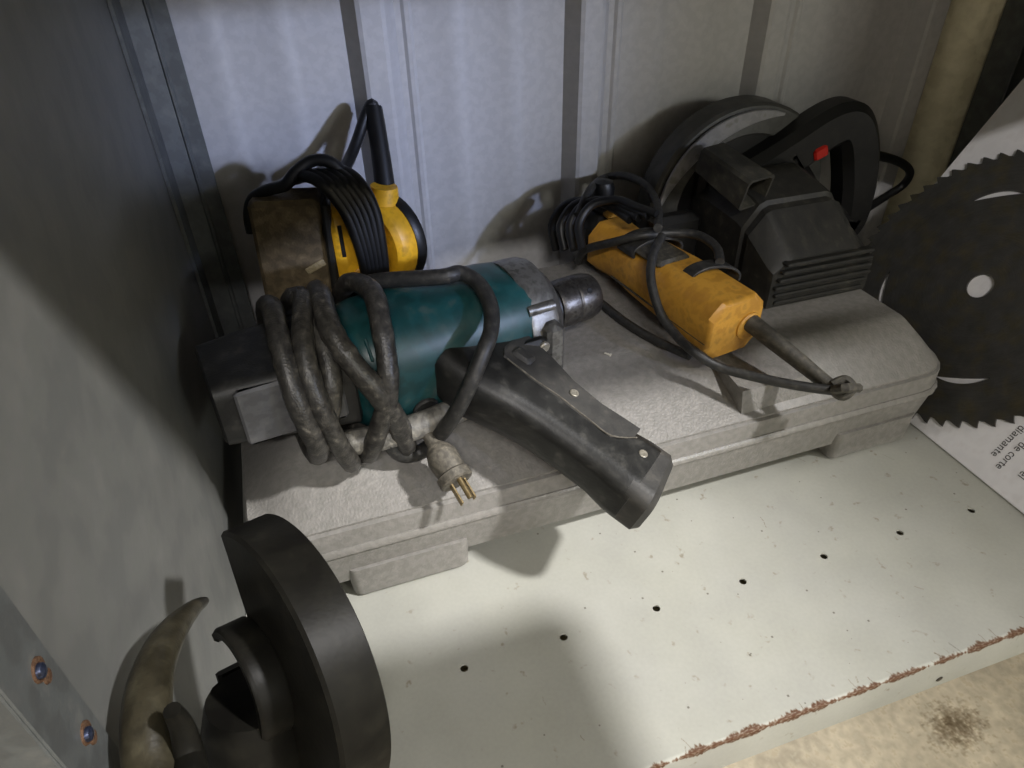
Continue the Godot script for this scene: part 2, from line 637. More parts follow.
func build_room() -> void:
	var x0 := -2.2
	var x1 := 3.0
	var z0 := -0.72
	var z1 := 4.2
	var top := 2.6
	var fy := FLOOR_Y
	var f := MB.new()
	f.uvf = floor_uv
	f.box(Vector3((x0 + x1) / 2, fy - 0.05, (z0 + z1) / 2), Vector3(x1 - x0 + 0.2, 0.1, z1 - z0 + 0.2), 0.001)
	struct("floor", f, M.floor, "rough yellowish concrete floor")
	var c := MB.new()
	c.box(Vector3((x0 + x1) / 2, top + 0.05, (z0 + z1) / 2), Vector3(x1 - x0 + 0.2, 0.1, z1 - z0 + 0.2), 0.001)
	struct("ceiling", c, M.plaster, "plain grey ceiling")
	# ribbed sheet metal wall: profile run along x, lifted in y
	var prof: Array[Vector2] = []
	var x := x0
	prof.append(Vector2(x0, 0))
	var k := -11
	while true:
		var cx := 0.3145 + 0.217 * k
		k += 1
		if cx > x1 - 0.2:
			break
		if cx < x0 + 0.1:
			continue
		for p in [[-0.024, 0.0], [-0.013, 0.016], [-0.009, 0.0175], [0.009, 0.0175], [0.013, 0.016], [0.024, 0.0], [0.030, 0.0], [0.033, 0.0022], [0.037, 0.0022], [0.040, 0.0]]:
			prof.append(Vector2(cx + p[0], p[1]))
		for mx in [0.079, 0.138]:
			for p in [[-0.013, 0.0], [-0.006, 0.0024], [0.006, 0.0024], [0.013, 0.0]]:
				prof.append(Vector2(cx + mx + p[0], p[1]))
	prof.append(Vector2(x1, 0))
	var w := MB.new()
	w.crease = 20
	var lo := PackedVector3Array()
	var hi := PackedVector3Array()
	for p in prof:
		lo.append(Vector3(p.x, fy, z0 + p.y))
		hi.append(Vector3(p.x, top, z0 + p.y))
	for i in range(prof.size() - 1, -1, -1):
		lo.append(Vector3(prof[i].x, fy, z0 - 0.03))
		hi.append(Vector3(prof[i].x, top, z0 - 0.03))
	w.loft([lo, hi], false)
	struct("wall_back", w, M.sheet, "pale ribbed sheet metal wall behind the shelf")
	var l := MB.new()
	l.box(Vector3(x0 - 0.05, (fy + top) / 2, (z0 + z1) / 2), Vector3(0.1, top - fy, z1 - z0), 0.001)
	struct("wall_left", l, M.plaster, "plain grey side wall")
	var fr := MB.new()
	# wall facing the shelf, with a window opening
	var wx0 := 1.9
	var wx1 := 2.7
	var wy0 := 1.2
	var wy1 := 2.0
	fr.box(Vector3((x0 + wx0) / 2, (fy + top) / 2, z1 + 0.05), Vector3(wx0 - x0, top - fy, 0.1), 0.001)
	fr.box(Vector3((wx1 + x1) / 2, (fy + top) / 2, z1 + 0.05), Vector3(x1 - wx1, top - fy, 0.1), 0.001)
	fr.box(Vector3((wx0 + wx1) / 2, (fy + wy0) / 2, z1 + 0.05), Vector3(wx1 - wx0, wy0 - fy, 0.1), 0.001)
	fr.box(Vector3((wx0 + wx1) / 2, (wy1 + top) / 2, z1 + 0.05), Vector3(wx1 - wx0, top - wy1, 0.1), 0.001)
	struct("wall_front", fr, M.plaster, "plain grey wall with a window opening, facing the shelf")
	var r := MB.new()
	r.box(Vector3(x1 + 0.05, (fy + top) / 2, (z0 + z1) / 2), Vector3(0.1, top - fy, z1 - z0), 0.001)
	struct("wall_right", r, M.plaster, "plain grey wall at the right of the room")
	# lamp fitting
	var lt := thing("ceiling_lamp", "long white fluorescent lamp under the ceiling", "lamp", Vector3(-0.4, 2.6, 2.3))
	var h := MB.new()
	h.box(Vector3(-0.4, 2.55, 2.3), Vector3(1.2, 0.1, 0.16), 0.01)
	part("housing", h, M.card, lt)
	var em := mat(Color(1, 1, 1), 0.5)
	em.emission_enabled = true
	em.emission = Color(1.0, 0.93, 0.8)
	em.emission_energy_multiplier = 1.5
	var t := MB.new()
	t.lathe([[0.001, -0.55], [0.018, -0.55], [0.018, 0.55], [0.001, 0.55]], Vector3(-0.4, 2.47, 2.3), Vector3.RIGHT, 16)
	part("tube", t, em, lt)
	# reflector lamp
	var ld := (LAMP_AIM - LAMP).normalized()
	var rl := thing("reflector_lamp", "metal reflector lamp hanging from the ceiling", "lamp", Vector3(1.7, 2.6, 0.92))
	var rs := MB.new()
	rs.lathe([[0.03, -0.16], [0.045, -0.15], [0.11, -0.05], [0.13, 0.0], [0.127, 0.0], [0.106, -0.05], [0.042, -0.145], [0.03, -0.15]], LAMP, ld, 32)
	part("shade", rs, M.guard_silver, rl)
	var rb := MB.new()
	rb.lathe([[0.004, -0.12], [0.02, -0.11], [0.03, -0.06], [0.02, -0.035], [0.004, -0.03]], LAMP, ld, 20)
	part("bulb", rb, em, rl)
	var rc := MB.new()
	rc.tube([LAMP - ld * 0.15, LAMP - ld * 0.2, Vector3(1.75, 2.6, 0.95)], 0.008, 4, 10)
	part("cord", rc, M.black, rl)
	# LED work light on a tripod
	var wl := thing("work_light", "cold white LED work light on a black tripod", "work light", Vector3(2.2, FLOOR_Y, 2.6))
	var wd := (LED_AIM - LED).normalized()
	var wb := MB.new()
	wb.lathe([[0.004, -0.10], [0.06, -0.10], [0.10, -0.06], [0.12, -0.004], [0.114, -0.004], [0.095, -0.05], [0.004, -0.055]], LED, wd, 28)
	part("housing", wb, M.black, wl)
	var wp := MB.new()
	wp.lathe([[0.004, -0.05], [0.09, -0.05], [0.09, -0.045], [0.004, -0.045]], LED, wd, 28)
	var blue := mat(Color(1, 1, 1), 0.5)
	blue.emission_enabled = true
	blue.emission = Color(0.75, 0.8, 1.0)
	blue.emission_energy_multiplier = 1.5
	part("led_panel", wp, blue, wl)
	var pole := MB.new()
	pole.tube([LED - wd * 0.08, Vector3(2.22, 1.1, 2.66), Vector3(2.22, 0.3, 2.66)], 0.014, 3, 10)
	part("pole", pole, M.black, wl)
	for i in 3:
		var leg := MB.new()
		var a := TAU * i / 3.0
		leg.tube([Vector3(2.22, 0.55, 2.66), Vector3(2.22 + cos(a) * 0.35, FLOOR_Y + 0.01, 2.66 + sin(a) * 0.35)], 0.011, 2, 8)
		part("leg", leg, M.black, wl)
	# plain stool in front of the shelf, beside the viewer: it shades the front of the board
	var so := thing("pedestal_stool", "small pedestal stool with wooden seat on the floor in front of the shelf", "stool", Vector3(0.302, FLOOR_Y, 0.05))
	var seat := MB.new()
	seat.box(Vector3(0.300, 0.42, -0.015), Vector3(0.23, 0.028, 0.16), 0.006)
	part("seat", seat, M.beige, so)
	var col := MB.new()
	col.tube([Vector3(0.300, 0.408, -0.005), Vector3(0.302, 0.15, 0.04), Vector3(0.302, FLOOR_Y + 0.02, 0.065)], 0.016, 3, 12)
	part("column", col, M.black, so)
	var ft := MB.new()
	ft.lathe([[0.01, 0.0], [0.125, 0.0], [0.125, 0.008], [0.03, 0.03], [0.01, 0.03]], Vector3(0.302, FLOOR_Y, 0.07), Vector3.UP, 32)
	part("base", ft, M.black, so)
	# beige boxed column in the corner of the wall
	var b := MB.new()
	b.loft([MB.rrect(0.075, 0.03, 0.028, FLOOR_Y, 8), MB.rrect(0.075, 0.03, 0.028, 2.6, 8)])
	for i in b.v.size():
		b.v[i] += Vector3(0.852, 0, -0.717)
	struct("trim_1", b, M.beige, "beige rounded corner column against the ribbed wall")

func angle_post(called: String, cx: float, cz: float, sx: int, sz: int, m: Material, parent: Node, wd := 0.038) -> MeshInstance3D:
	# L-shaped slotted post: corner at cx, cz, flanges towards sx and sz
	var t := 0.003
	var b := MB.new()
	var y0 := FLOOR_Y
	var y1 := 1.25
	b.box(Vector3(cx + sx * wd / 2, (y0 + y1) / 2, cz), Vector3(wd, y1 - y0, t), 0.0008)
	b.box(Vector3(cx, (y0 + y1) / 2, cz + sz * wd / 2), Vector3(t, y1 - y0, wd), 0.0008)
	return part(called, b, m, parent)

func slotted_post(u: Node) -> void:
	# dark slotted angle at the back right: two strips joined by bridges leave open slots
	var cx := SX1 + 0.0035
	var cz := -0.684
	var b := MB.new()
	for e in [[0.0, 0.014], [0.022, 0.05]]:
		b.box(Vector3(cx + (e[0] + e[1]) / 2, (FLOOR_Y + 1.25) / 2, cz), Vector3(e[1] - e[0], 1.25 - FLOOR_Y, 0.003), 0.0006)
	var y := FLOOR_Y
	while y < 1.22:
		b.box(Vector3(cx + 0.018, y + 0.014, cz), Vector3(0.009, 0.028, 0.003), 0.0005)
		y += 0.05
	b.box(Vector3(cx, (FLOOR_Y + 1.25) / 2, cz + 0.02), Vector3(0.003, 1.25 - FLOOR_Y, 0.04), 0.0008)
	part("post", b, M.post, u)

func build_shelving() -> void:
	var u := thing("shelving_unit", "grey painted steel shelving unit holding the tools", "shelving", Vector3(0.35, FLOOR_Y, -0.44))
	# shelf board with the row of holes, folded front lip
	var s := MB.new()
	s.uvf = shelf_uv
	var holes := []
	for i in range(-1, 9):
		holes.append(0.0489 + 0.0795 * i)
	s.crease = 50
	s.holed(SX0, SX1, SZ0, SZ1 - 0.003, 0.0, 0.0015, holes.slice(1, 9), -0.291, 0.0031)
	var board := part("shelf_board", s, M.shelf, u)
	board.set_meta("label", "pale grey painted shelf board with a row of small holes")
	# rounded fold and lip
	var l := MB.new()
	l.uvf = shelf_uv
	l.crease = 60
	var sec := []
	var outline: Array[Vector2] = []
	var rr := 0.003
	for i in 6:
		var a := PI / 2 * i / 5.0
		outline.append(Vector2(SZ1 - rr + sin(a) * rr, -rr + cos(a) * rr))
	outline.append(Vector2(SZ1, -0.040))
	outline.append(Vector2(SZ1 - 0.0015, -0.042))
	outline.append(Vector2(SZ1 - 0.016, -0.042))
	outline.append(Vector2(SZ1 - 0.016, -0.0405))
	outline.append(Vector2(SZ1 - 0.0016, -0.0400))
	outline.append(Vector2(SZ1 - 0.0016, -0.004))
	outline.append(Vector2(SZ1 - rr, -0.0015))
	for xx in [SX0, SX1]:
		var o := PackedVector3Array()
		for p in outline:
			o.append(Vector3(xx, p.y, p.x))
		sec.append(o)
	l.loft(sec, false)
	var lip := part("front_lip", l, M.shelf, board)
	lip.set_meta("label", "folded front edge with worn rusty paint")
	var pin := MB.new()
	pin.lathe([[0.0005, 0.0004], [0.0030, 0.0004], [0.0022, -0.0006], [0.0005, -0.0006]], Vector3(0.3951, -0.029, SZ1), Vector3.BACK, 12)
	part("rivet", pin, M.steel, board)
	# shelf above
	var up := MB.new()
	up.box(Vector3((SX0 + SX1) / 2, 0.568, (SZ0 + SZ1) / 2), Vector3(SX1 - SX0, 0.003, SZ1 - SZ0), 0.001)
	up.box(Vector3((SX0 + SX1) / 2, 0.549, SZ1 - 0.001), Vector3(SX1 - SX0, 0.04, 0.002), 0.0008)
	part("upper_shelf_board", up, M.panel, u)
	# side panels
	var p := MB.new()
	p.box(Vector3(SX0 - 0.002, 0.58, (SZ0 - 0.166) / 2), Vector3(0.003, 1.33, -0.166 - SZ0), 0.0008)
	part("side_panel", p, M.panel, u)
	var p2 := MB.new()
	p2.box(Vector3(SX1 + 0.03, 0.58, (SZ0 - 0.166) / 2), Vector3(0.003, 1.33, -0.166 - SZ0), 0.0008)
	part("side_panel", p2, M.panel, u)
	# posts
	var back_left := MB.new()
	back_left.crease = 25
	var prof := [Vector2(SX0, -0.664), Vector2(SX0 + 0.003, -0.664), Vector2(SX0 + 0.004, -0.698), Vector2(SX0 + 0.020, -0.7005), Vector2(SX0 + 0.0215, -0.6985), Vector2(SX0 + 0.0235, -0.6985), Vector2(SX0 + 0.025, -0.7005), Vector2(SX0 + 0.0375, -0.7005), Vector2(SX0 + 0.0375, -0.7035), Vector2(SX0, -0.7035)]
	var secs := []
	for y in [0.001, 1.25]:
		var o := PackedVector3Array()
		for q in prof:
			o.append(Vector3(q.x, y, q.y))
		secs.append(o)
	back_left.loft(secs)
	part("post", back_left, M.post, u)
	slotted_post(u)
	angle_post("post", SX1 + 0.028, -0.166, -1, -1, M.post, u)
	var front := MB.new()
	front.box(Vector3(SX0 + 0.0005, 0.58, -0.156), Vector3(0.002, 1.33, 0.026), 0.0006)
	var fp := part("post", front, M.post, u)
	var ff := MB.new()
	ff.box(Vector3(SX0 - 0.0222, 0.58, -0.1435), Vector3(0.046, 1.33, 0.0025), 0.0006)
	part("post_face", ff, M.post, fp)
	for y in [0.2477, 0.2857]:
		var wsh := MB.new()
		wsh.lathe([[0.0005, 0.0], [0.0042, 0.0], [0.004, 0.0008], [0.0005, 0.0008]], Vector3(SX0 + 0.0015, y, -0.1595), Vector3.RIGHT, 14)
		wsh.lathe([[0.0005, 0.0], [0.0026, 0.0], [0.0024, 0.0007], [0.0005, 0.0007]], Vector3(SX0 + 0.0015, y - 0.0058, -0.161), Vector3.RIGHT, 12)
		part("washer", wsh, M.rust, fp)
		var bolt := MB.new()
		bolt.lathe([[0.0005, 0.0], [0.0026, 0.0], [0.0024, 0.0016], [0.0012, 0.0022], [0.0003, 0.0023]], Vector3(SX0 + 0.002, y + 0.0005, -0.1585), Vector3.RIGHT, 12)
		part("bolt", bolt, M.bolt, fp)

# ---------------------------------------------------------------- tool case
var CASE := Transform3D()

func build_case() -> void:
	# local frame: x along the front, z towards the viewer, origin at the middle of the base
	var L := 0.672
	var D := 0.312
	CASE = Transform3D(Basis(Vector3.UP, deg_to_rad(1.0)), Vector3(0.2435, 0.0, -0.5395))
	var t := thing("tool_case", "long grey moulded plastic tool case lying flat on the shelf", "case", Vector3(0.234, 0, -0.54))
	var hx := L / 2
	var hz := D / 2
	# lower shell
	var lo := MB.new()
	lo.xf = CASE
	lo.loft([MB.rrect(hx - 0.022, hz - 0.012, 0.03, 0.016, 5), MB.rrect(hx - 0.014, hz - 0.004, 0.034, 0.020, 5), MB.rrect(hx - 0.008, hz, 0.036, 0.050, 5), MB.rrect(hx - 0.008, hz, 0.036, 0.0535, 5)])
	part("lower_shell", lo, M.case, t)
	var bead := MB.new()
	bead.xf = CASE
	bead.loft([MB.rrect(hx - 0.006, hz, 0.037, 0.0535, 5), MB.rrect(hx - 0.004, hz + 0.0022, 0.038, 0.0560, 5), MB.rrect(hx - 0.004, hz + 0.0022, 0.038, 0.0585, 5), MB.rrect(hx - 0.006, hz, 0.037, 0.0615, 5)])
	part("rim_bead", bead, M.case_bead, t)
	# lid: band, then the moulded top
	var band := MB.new()
	band.xf = CASE
	band.loft([MB.rrect(hx - 0.006, hz - 0.001, 0.037, 0.0612, 5), MB.rrect(hx - 0.004, hz - 0.003, 0.037, 0.0770, 5), MB.rrect(hx - 0.008, hz - 0.007, 0.036, 0.0785, 5)])
	part("lid_band", band, M.case, t)
	var lid := MB.new()
	lid.xf = CASE
	lid.crease = 30
	var us := []
	var ws := []
	for i in 117:
		us.append(lerpf(-hx + 0.006, hx - 0.006, i / 116.0))
	for e in [0.089, 0.092, 0.095, 0.173, 0.176, 0.179]:
		us.append(e)
	us.sort()
	for i in 58:
		ws.append(lerpf(-hz + 0.006, hz - 0.006, i / 57.0))
	for e in [hz - 0.012, hz - 0.0165]:
		ws.append(e)
	ws.sort()
	var G := []
	for u in us:
		var row := []
		for wv in ws:
			row.append(case_top(u, wv, hx - 0.006, hz - 0.006))
		G.append(row)
	var st := lid.v.size()
	var nu := us.size()
	var nw := ws.size()
	for i in nu - 1:
		for j in nw - 1:
			lid.q(G[i][j], G[i + 1][j], G[i + 1][j + 1], G[i][j + 1])
	var loop := []
	for i in nu:
		loop.append(G[i][0])
	for j in range(1, nw):
		loop.append(G[nu - 1][j])
	for i in range(nu - 2, -1, -1):
		loop.append(G[i][nw - 1])
	for j in range(nw - 2, 0, -1):
		loop.append(G[0][j])
	var cc := Vector3(0, 0.074, 0)
	for i in loop.size():
		var a: Vector3 = loop[i]
		var b: Vector3 = loop[(i + 1) % loop.size()]
		var a2 := Vector3(a.x, 0.074, a.z)
		var b2 := Vector3(b.x, 0.074, b.z)
		lid.q(b, a, a2, b2)
		lid.v.append(cc); lid.v.append(b2); lid.v.append(a2)
	lid.orient(st)
	part("lid", lid, M.case_lid, t)
	for fx in [[-0.2165, 0.098], [0.2485, 0.094]]:
		for fz in [hz - 0.025, -hz + 0.03]:
			var f := MB.new()
			f.xf = CASE
			var secs := []
			for e in [[0.0, 0.004], [0.003, 0.0], [0.022, -0.001], [0.034, -0.001]]:
				var o := MB.rrect(fx[1] / 2 - e[1], 0.025 - e[1], 0.008, e[0], 4)
				for i in o.size():
					o[i] += Vector3(fx[0], 0, fz)
				secs.append(o)
			f.loft(secs)
			part("foot", f, M.case, t)

func sstep(a: float, b: float, x: float) -> float:
	var t := clampf((x - a) / (b - a), 0, 1)
	return t * t * (3 - 2 * t)

func case_top(u: float, w: float, hx: float, hz: float) -> Vector3:
	# keep the corners round
	var r := 0.036
	var cx := clampf(u, -hx + r, hx - r)
	var cz := clampf(w, -hz + r, hz - r)
	var o := Vector2(u - cx, w - cz)
	if absf(u) > hx - r and absf(w) > hz - r and o.length() > r:
		o = o.normalized() * r
		u = cx + o.x
		w = cz + o.y
	# inset distances
	var dr := hx - u
	var dl := u + hx
	var df := hz - w
	var db := w + hz
	var y0 := 0.0802
	var top := 0.115
	# right end: short steep flank; left end: longer shoulder
	var fr := clampf(dr / 0.030, 0, 1)
	var fl := clampf(dl / 0.05, 0, 1)
	var fb := clampf(db / 0.025, 0, 1)
	# front: long slope in the middle, steeper towards the right end
	var mixr := sstep(0.10, 0.14, u)
	var slope_mid := 0.095
	var ff := lerpf(clampf(df / slope_mid, 0, 1), clampf(df / 0.052, 0, 1), mixr)
	ff = sin(ff * PI / 2) * 0.35 + ff * 0.65
	var g := sqrt((1 - fr) * (1 - fr) + (1 - fl) * (1 - fl) + (1 - ff) * (1 - ff) + (1 - fb) * (1 - fb))
	var h := y0 + (top - y0) * (1.0 - minf(g, 1.0))
	# moulded latch block standing out of the front slope
	if u > 0.0915 and u < 0.1765 and df > 0.0078:
		h = maxf(h, 0.1045 + clampf((df - 0.0075) * 0.11, 0, 0.0105))
	return Vector3(u, h, w)

# ---------------------------------------------------------------- drill
func build_drill() -> void:
	var t := thing("electric_drill", "teal corded electric drill with black pistol grip and taped cable lying on the case", "drill", Vector3(0.09, 0.115, -0.47))
	var ax := Vector3(0.298, 0, -0.055).normalized()
	var sd := ax.cross(Vector3.UP)
	var F := Transform3D(Basis(ax, Vector3.UP, sd), Vector3(-0.055, 0.167, -0.452))
	# teal motor housing: turned and slightly square
	var m := MB.new()
	m.xf = F
	var secs := []
	for e in [[0.060, 0.030], [0.063, 0.040], [0.070, 0.0455], [0.085, 0.0485], [0.12, 0.050], [0.165, 0.050], [0.195, 0.0490], [0.214, 0.0465], [0.216, 0.042]]:
		var s := PackedVector3Array()
		for j in 32:
			var a := TAU * j / 32
			var c := cos(a)
			var q := sin(a)
			var k := pow(pow(absf(c), 2.6) + pow(absf(q), 2.6), -1.0 / 2.6)
			s.append(Vector3(e[0], q * k * e[1], c * k * e[1]))
		secs.append(s)
	m.loft(secs)
	var motor := part("motor_housing", m, M.teal, t)
	for cp in [[0.112, -0.024]]:
		var c := MB.new()
		c.xf = F
		c.lathe([[0.001, 0.0], [0.0105, 0.0], [0.0105, 0.004], [0.009, 0.0052], [0.008, 0.0042], [0.001, 0.0042]], Vector3(cp[0], cp[1], 0.0435), Vector3(0, -0.30, 1), 20)
		part("brush_cap", c, M.rear_box, motor)
	# vent slots of the motor: small ridges at the rear
	for i in 5:
		var r := MB.new()
		r.xf = F
		r.box(Vector3(0.078 + 0.006 * i, 0.034 - 0.001 * i, 0.036), Vector3(0.0025, 0.018, 0.004), 0.0008, Basis(Vector3.RIGHT, -0.75))
		part("vent_rib", r, M.teal, motor)
	# rear cover box
	var b := MB.new()
	b.xf = F
	secs = []
	for e in [[-0.032, 0.022, 0.034, 0.012], [-0.030, 0.025, 0.037, 0.012], [0.0, 0.027, 0.040, 0.011], [0.062, 0.032, 0.043, 0.006], [0.066, 0.028, 0.039, 0.006]]:
		var o := MB.rrect(e[1], e[2], 0.010, 0, 4)
		var s := PackedVector3Array()
		for p in o:
			s.append(Vector3(e[0], p.x + e[3], p.z))
		secs.append(s)
	b.loft(secs)
	var rear := part("rear_cover", b, M.rear_box, t)
	var bf := MB.new()
	bf.xf = F
	bf.box(Vector3(0.018, 0.0115, 0.0405), Vector3(0.072, 0.046, 0.005), 0.0022, Basis(Vector3.UP, -0.045))
	part("cover_plate", bf, M.rear_face, rear)
	# gear housing of cast alloy
	var g := MB.new()
	g.xf = F
	g.lathe([[0.030, 0.206], [0.0495, 0.208], [0.0505, 0.212], [0.0500, 0.228], [0.0475, 0.234], [0.042, 0.236], [0.036, 0.244], [0.027, 0.2485], [0.018, 0.2485]], Vector3.ZERO, Vector3.RIGHT, 32)
	var gear := part("gear_housing", g, M.alloy, t)
	for a in [0.62, 2.7, 5.5]:
		var sc := MB.new()
		sc.xf = F
		var o := Vector3(0.221, sin(a) * 0.049, cos(a) * 0.049)
		sc.tube([o - Vector3(0.014, 0, 0), o + Vector3(0.010, 0, 0)], 0.0045, 2, 10)
		part("screw_boss", sc, M.alloy, gear)
	# lug that carries the grip
	var lug := MB.new()
	lug.xf = F
	lug.box(Vector3(0.2245, -0.012, 0.042), Vector3(0.016, 0.062, 0.032), 0.004)
	part("grip_lug", lug, M.alloy, gear)
	# chuck
	var ch := MB.new()
	ch.xf = F
	ch.lathe([[0.012, 0.247], [0.0150, 0.2475], [0.0150, 0.254], [0.0200, 0.2555], [0.0212, 0.259], [0.0215, 0.272], [0.0205, 0.2735], [0.0205, 0.2750], [0.0215, 0.2765], [0.0212, 0.287], [0.0190, 0.2950], [0.0165, 0.2975], [0.007, 0.2980], [0.006, 0.294], [0.001, 0.294]], Vector3.ZERO, Vector3.RIGHT, 36)
	var chuck := part("chuck", ch, M.steel, t)
	for i in 3:
		var kh := MB.new()
		kh.xf = F
		var a := 0.75 + TAU * i / 3
		kh.lathe([[0.0005, 0.0], [0.0028, 0.0], [0.0024, 0.0004], [0.0005, 0.0003]], Vector3(0.283, sin(a) * 0.0212, cos(a) * 0.0212), Vector3(0, sin(a), cos(a)), 12)
		part("key_hole", kh, M.black, chuck)
	var spd := MB.new()
	spd.xf = F
	spd.lathe([[0.010, 0.246], [0.0235, 0.2465], [0.0235, 0.252], [0.010, 0.2525]], Vector3.ZERO, Vector3.RIGHT, 24)
	part("dust_seal", spd, M.black, chuck)
	# pistol grip, lying towards the viewer
	var A := Vector3(0.098, 0.168, -0.452)
	var B := Vector3(0.2015, 0.1060, -0.3265)
	var gd := (B - A).normalized()
	var w := gd.cross(Vector3.UP).normalized()   # towards the trigger side
	if w.x < 0:
		w = -w
	var nn := w.cross(gd)
	if nn.y < 0:
		nn = -nn
	var Ln := A.distance_to(B)
	var gp := MB.new()
	secs = []
	for e in [[0.0, 0.040, 0.024, 0.004], [0.20, 0.041, 0.024, 0.004], [0.36, 0.034, 0.0225, 0.004], [0.50, 0.0285, 0.0215, 0.002], [0.66, 0.0265, 0.0210, 0.001], [0.82, 0.0270, 0.0215, 0.001], [0.93, 0.0295, 0.0230, 0.0], [0.985, 0.0295, 0.0230, 0.0], [1.0, 0.0270, 0.0205, 0.0]]:
		var o := MB.rrect(e[1], e[2], minf(e[1], e[2]) * 0.62, 0, 5)
		var s := PackedVector3Array()
		for p in o:
			s.append(A + gd * (e[0] * Ln) + w * (p.x + e[3]) + nn * p.z)
		secs.append(s)
	gp.loft(secs)
	var grip := part("pistol_grip", gp, M.grip, t)
	# side plate with the switch, on the trigger side
	var sp := MB.new()
	secs = []
	for e in [[0.17, 0.012, 0.024, 0.0245], [0.20, 0.018, 0.022, 0.0252], [0.36, 0.0165, 0.0195, 0.0237], [0.50, 0.0125, 0.0170, 0.0227], [0.66, 0.0118, 0.0150, 0.0222], [0.78, 0.0125, 0.0150, 0.0227], [0.86, 0.006, 0.0215, 0.0232]]:
		var o := MB.oct(e[1], 0.0022, 0.001, 0)
		var s := PackedVector3Array()
		for p in o:
			s.append(A + gd * (e[0] * Ln) + w * (p.x + e[2] - 0.001) + nn * (p.z + e[3] - 0.0022))
		secs.append(s)
	sp.loft(secs)
	var plate := part("grip_plate", sp, M.grip_plate, grip)
	for e in [[0.54, 0.016, 0.0230], [0.93, 0.006, 0.0225]]:
		var sc := MB.new()
		sc.lathe([[0.0005, -0.001], [0.0036, -0.001], [0.0036, 0.0006], [0.003, 0.0010], [0.0005, 0.0008]], A + gd * (e[0] * Ln) + w * e[1] + nn * e[2], nn, 14)
		part("screw", sc, M.screw, grip)
	var seam := MB.new()
	seam.tube([A + gd * (0.22 * Ln) + w * 0.003 + nn * 0.0250, A + gd * (0.36 * Ln) + w * 0.003 + nn * 0.0236, A + gd * (0.50 * Ln) + w * 0.0045 + nn * 0.0226, A + gd * (0.66 * Ln) + w * 0.0032 + nn * 0.0221, A + gd * (0.78 * Ln) + w * 0.0025 + nn * 0.0226, A + gd * (0.87 * Ln) + w * 0.016 + nn * 0.0228], 0.0006, 4, 6)
	part("seam", seam, M.plug, grip)
	var tang := MB.new()
	tang.tube([F * Vector3(0.150, -0.024, 0.056), F * Vector3(0.176, -0.024, 0.056), A + gd * (0.42 * Ln) - w * 0.012], [0.0118, 0.0130, 0.016], 5, 14)
	part("tang", tang, M.grip, grip)
	var hood := MB.new()
	hood.box(A + gd * (0.26 * Ln) + w * 0.016 + nn * 0.0245, Vector3(0.012, 0.006, 0.018), 0.0025, Basis(w, nn, gd))
	part("lock_button", hood, M.grip_plate, grip)
	var tr := MB.new()
	tr.tube([A + gd * (0.44 * Ln) + w * 0.026, A + gd * (0.50 * Ln) + w * 0.031, A + gd * (0.58 * Ln) + w * 0.029, A + gd * (0.64 * Ln) + w * 0.021], [0.008, 0.0085, 0.0075, 0.006], 4, 10)
	part("trigger", tr, M.grip, grip)
	# butt of the grip
	var bt := MB.new()
	var secs2 := []
	for e in [[-0.010, 0.0290, 0.0226], [0.008, 0.0290, 0.0225], [0.013, 0.025, 0.018]]:
		var o := MB.rrect(e[1], e[2], e[2] * 0.55, 0, 5)
		var s := PackedVector3Array()
		for p in o:
			s.append(B + gd * (e[0] + (p.x * -0.12)) + w * p.x + nn * p.z)
		secs2.append(s)
	bt.loft(secs2)
	part("butt_cap", bt, M.grip_plate, grip)
	# mounting plate with screws on the motor front
	var mp := MB.new()
	mp.xf = F
	mp.box(Vector3(0.178, -0.012, 0.0495), Vector3(0.078, 0.046, 0.012), 0.004, Basis(Vector3.RIGHT, 0.15))
	var mnt := part("grip_mount", mp, M.grip, t)
	for e in [[0.152, -0.003], [0.154, -0.016], [0.212, 0.004]]:
		var sc := MB.new()
		sc.xf = F
		sc.lathe([[0.0005, 0.0], [0.0050, 0.0], [0.0050, 0.002], [0.004, 0.003], [0.0005, 0.0026]], Vector3(e[0], e[1], 0.0565), Vector3(0, -0.15, 1), 14)
		part("screw", sc, M.screw, mnt)
	# round bar from the rear cover to the grip
	var rb := MB.new()
	rb.xf = F
	rb.tube([Vector3(0.040, -0.038, 0.038), Vector3(0.075, -0.036, 0.050), Vector3(0.12, -0.032, 0.055), Vector3(0.172, -0.024, 0.056)], 0.0105, 5, 12)
	part("rear_bar", rb, M.tape_light, t)
	# taped cable wound round the body
	var i2 := 0
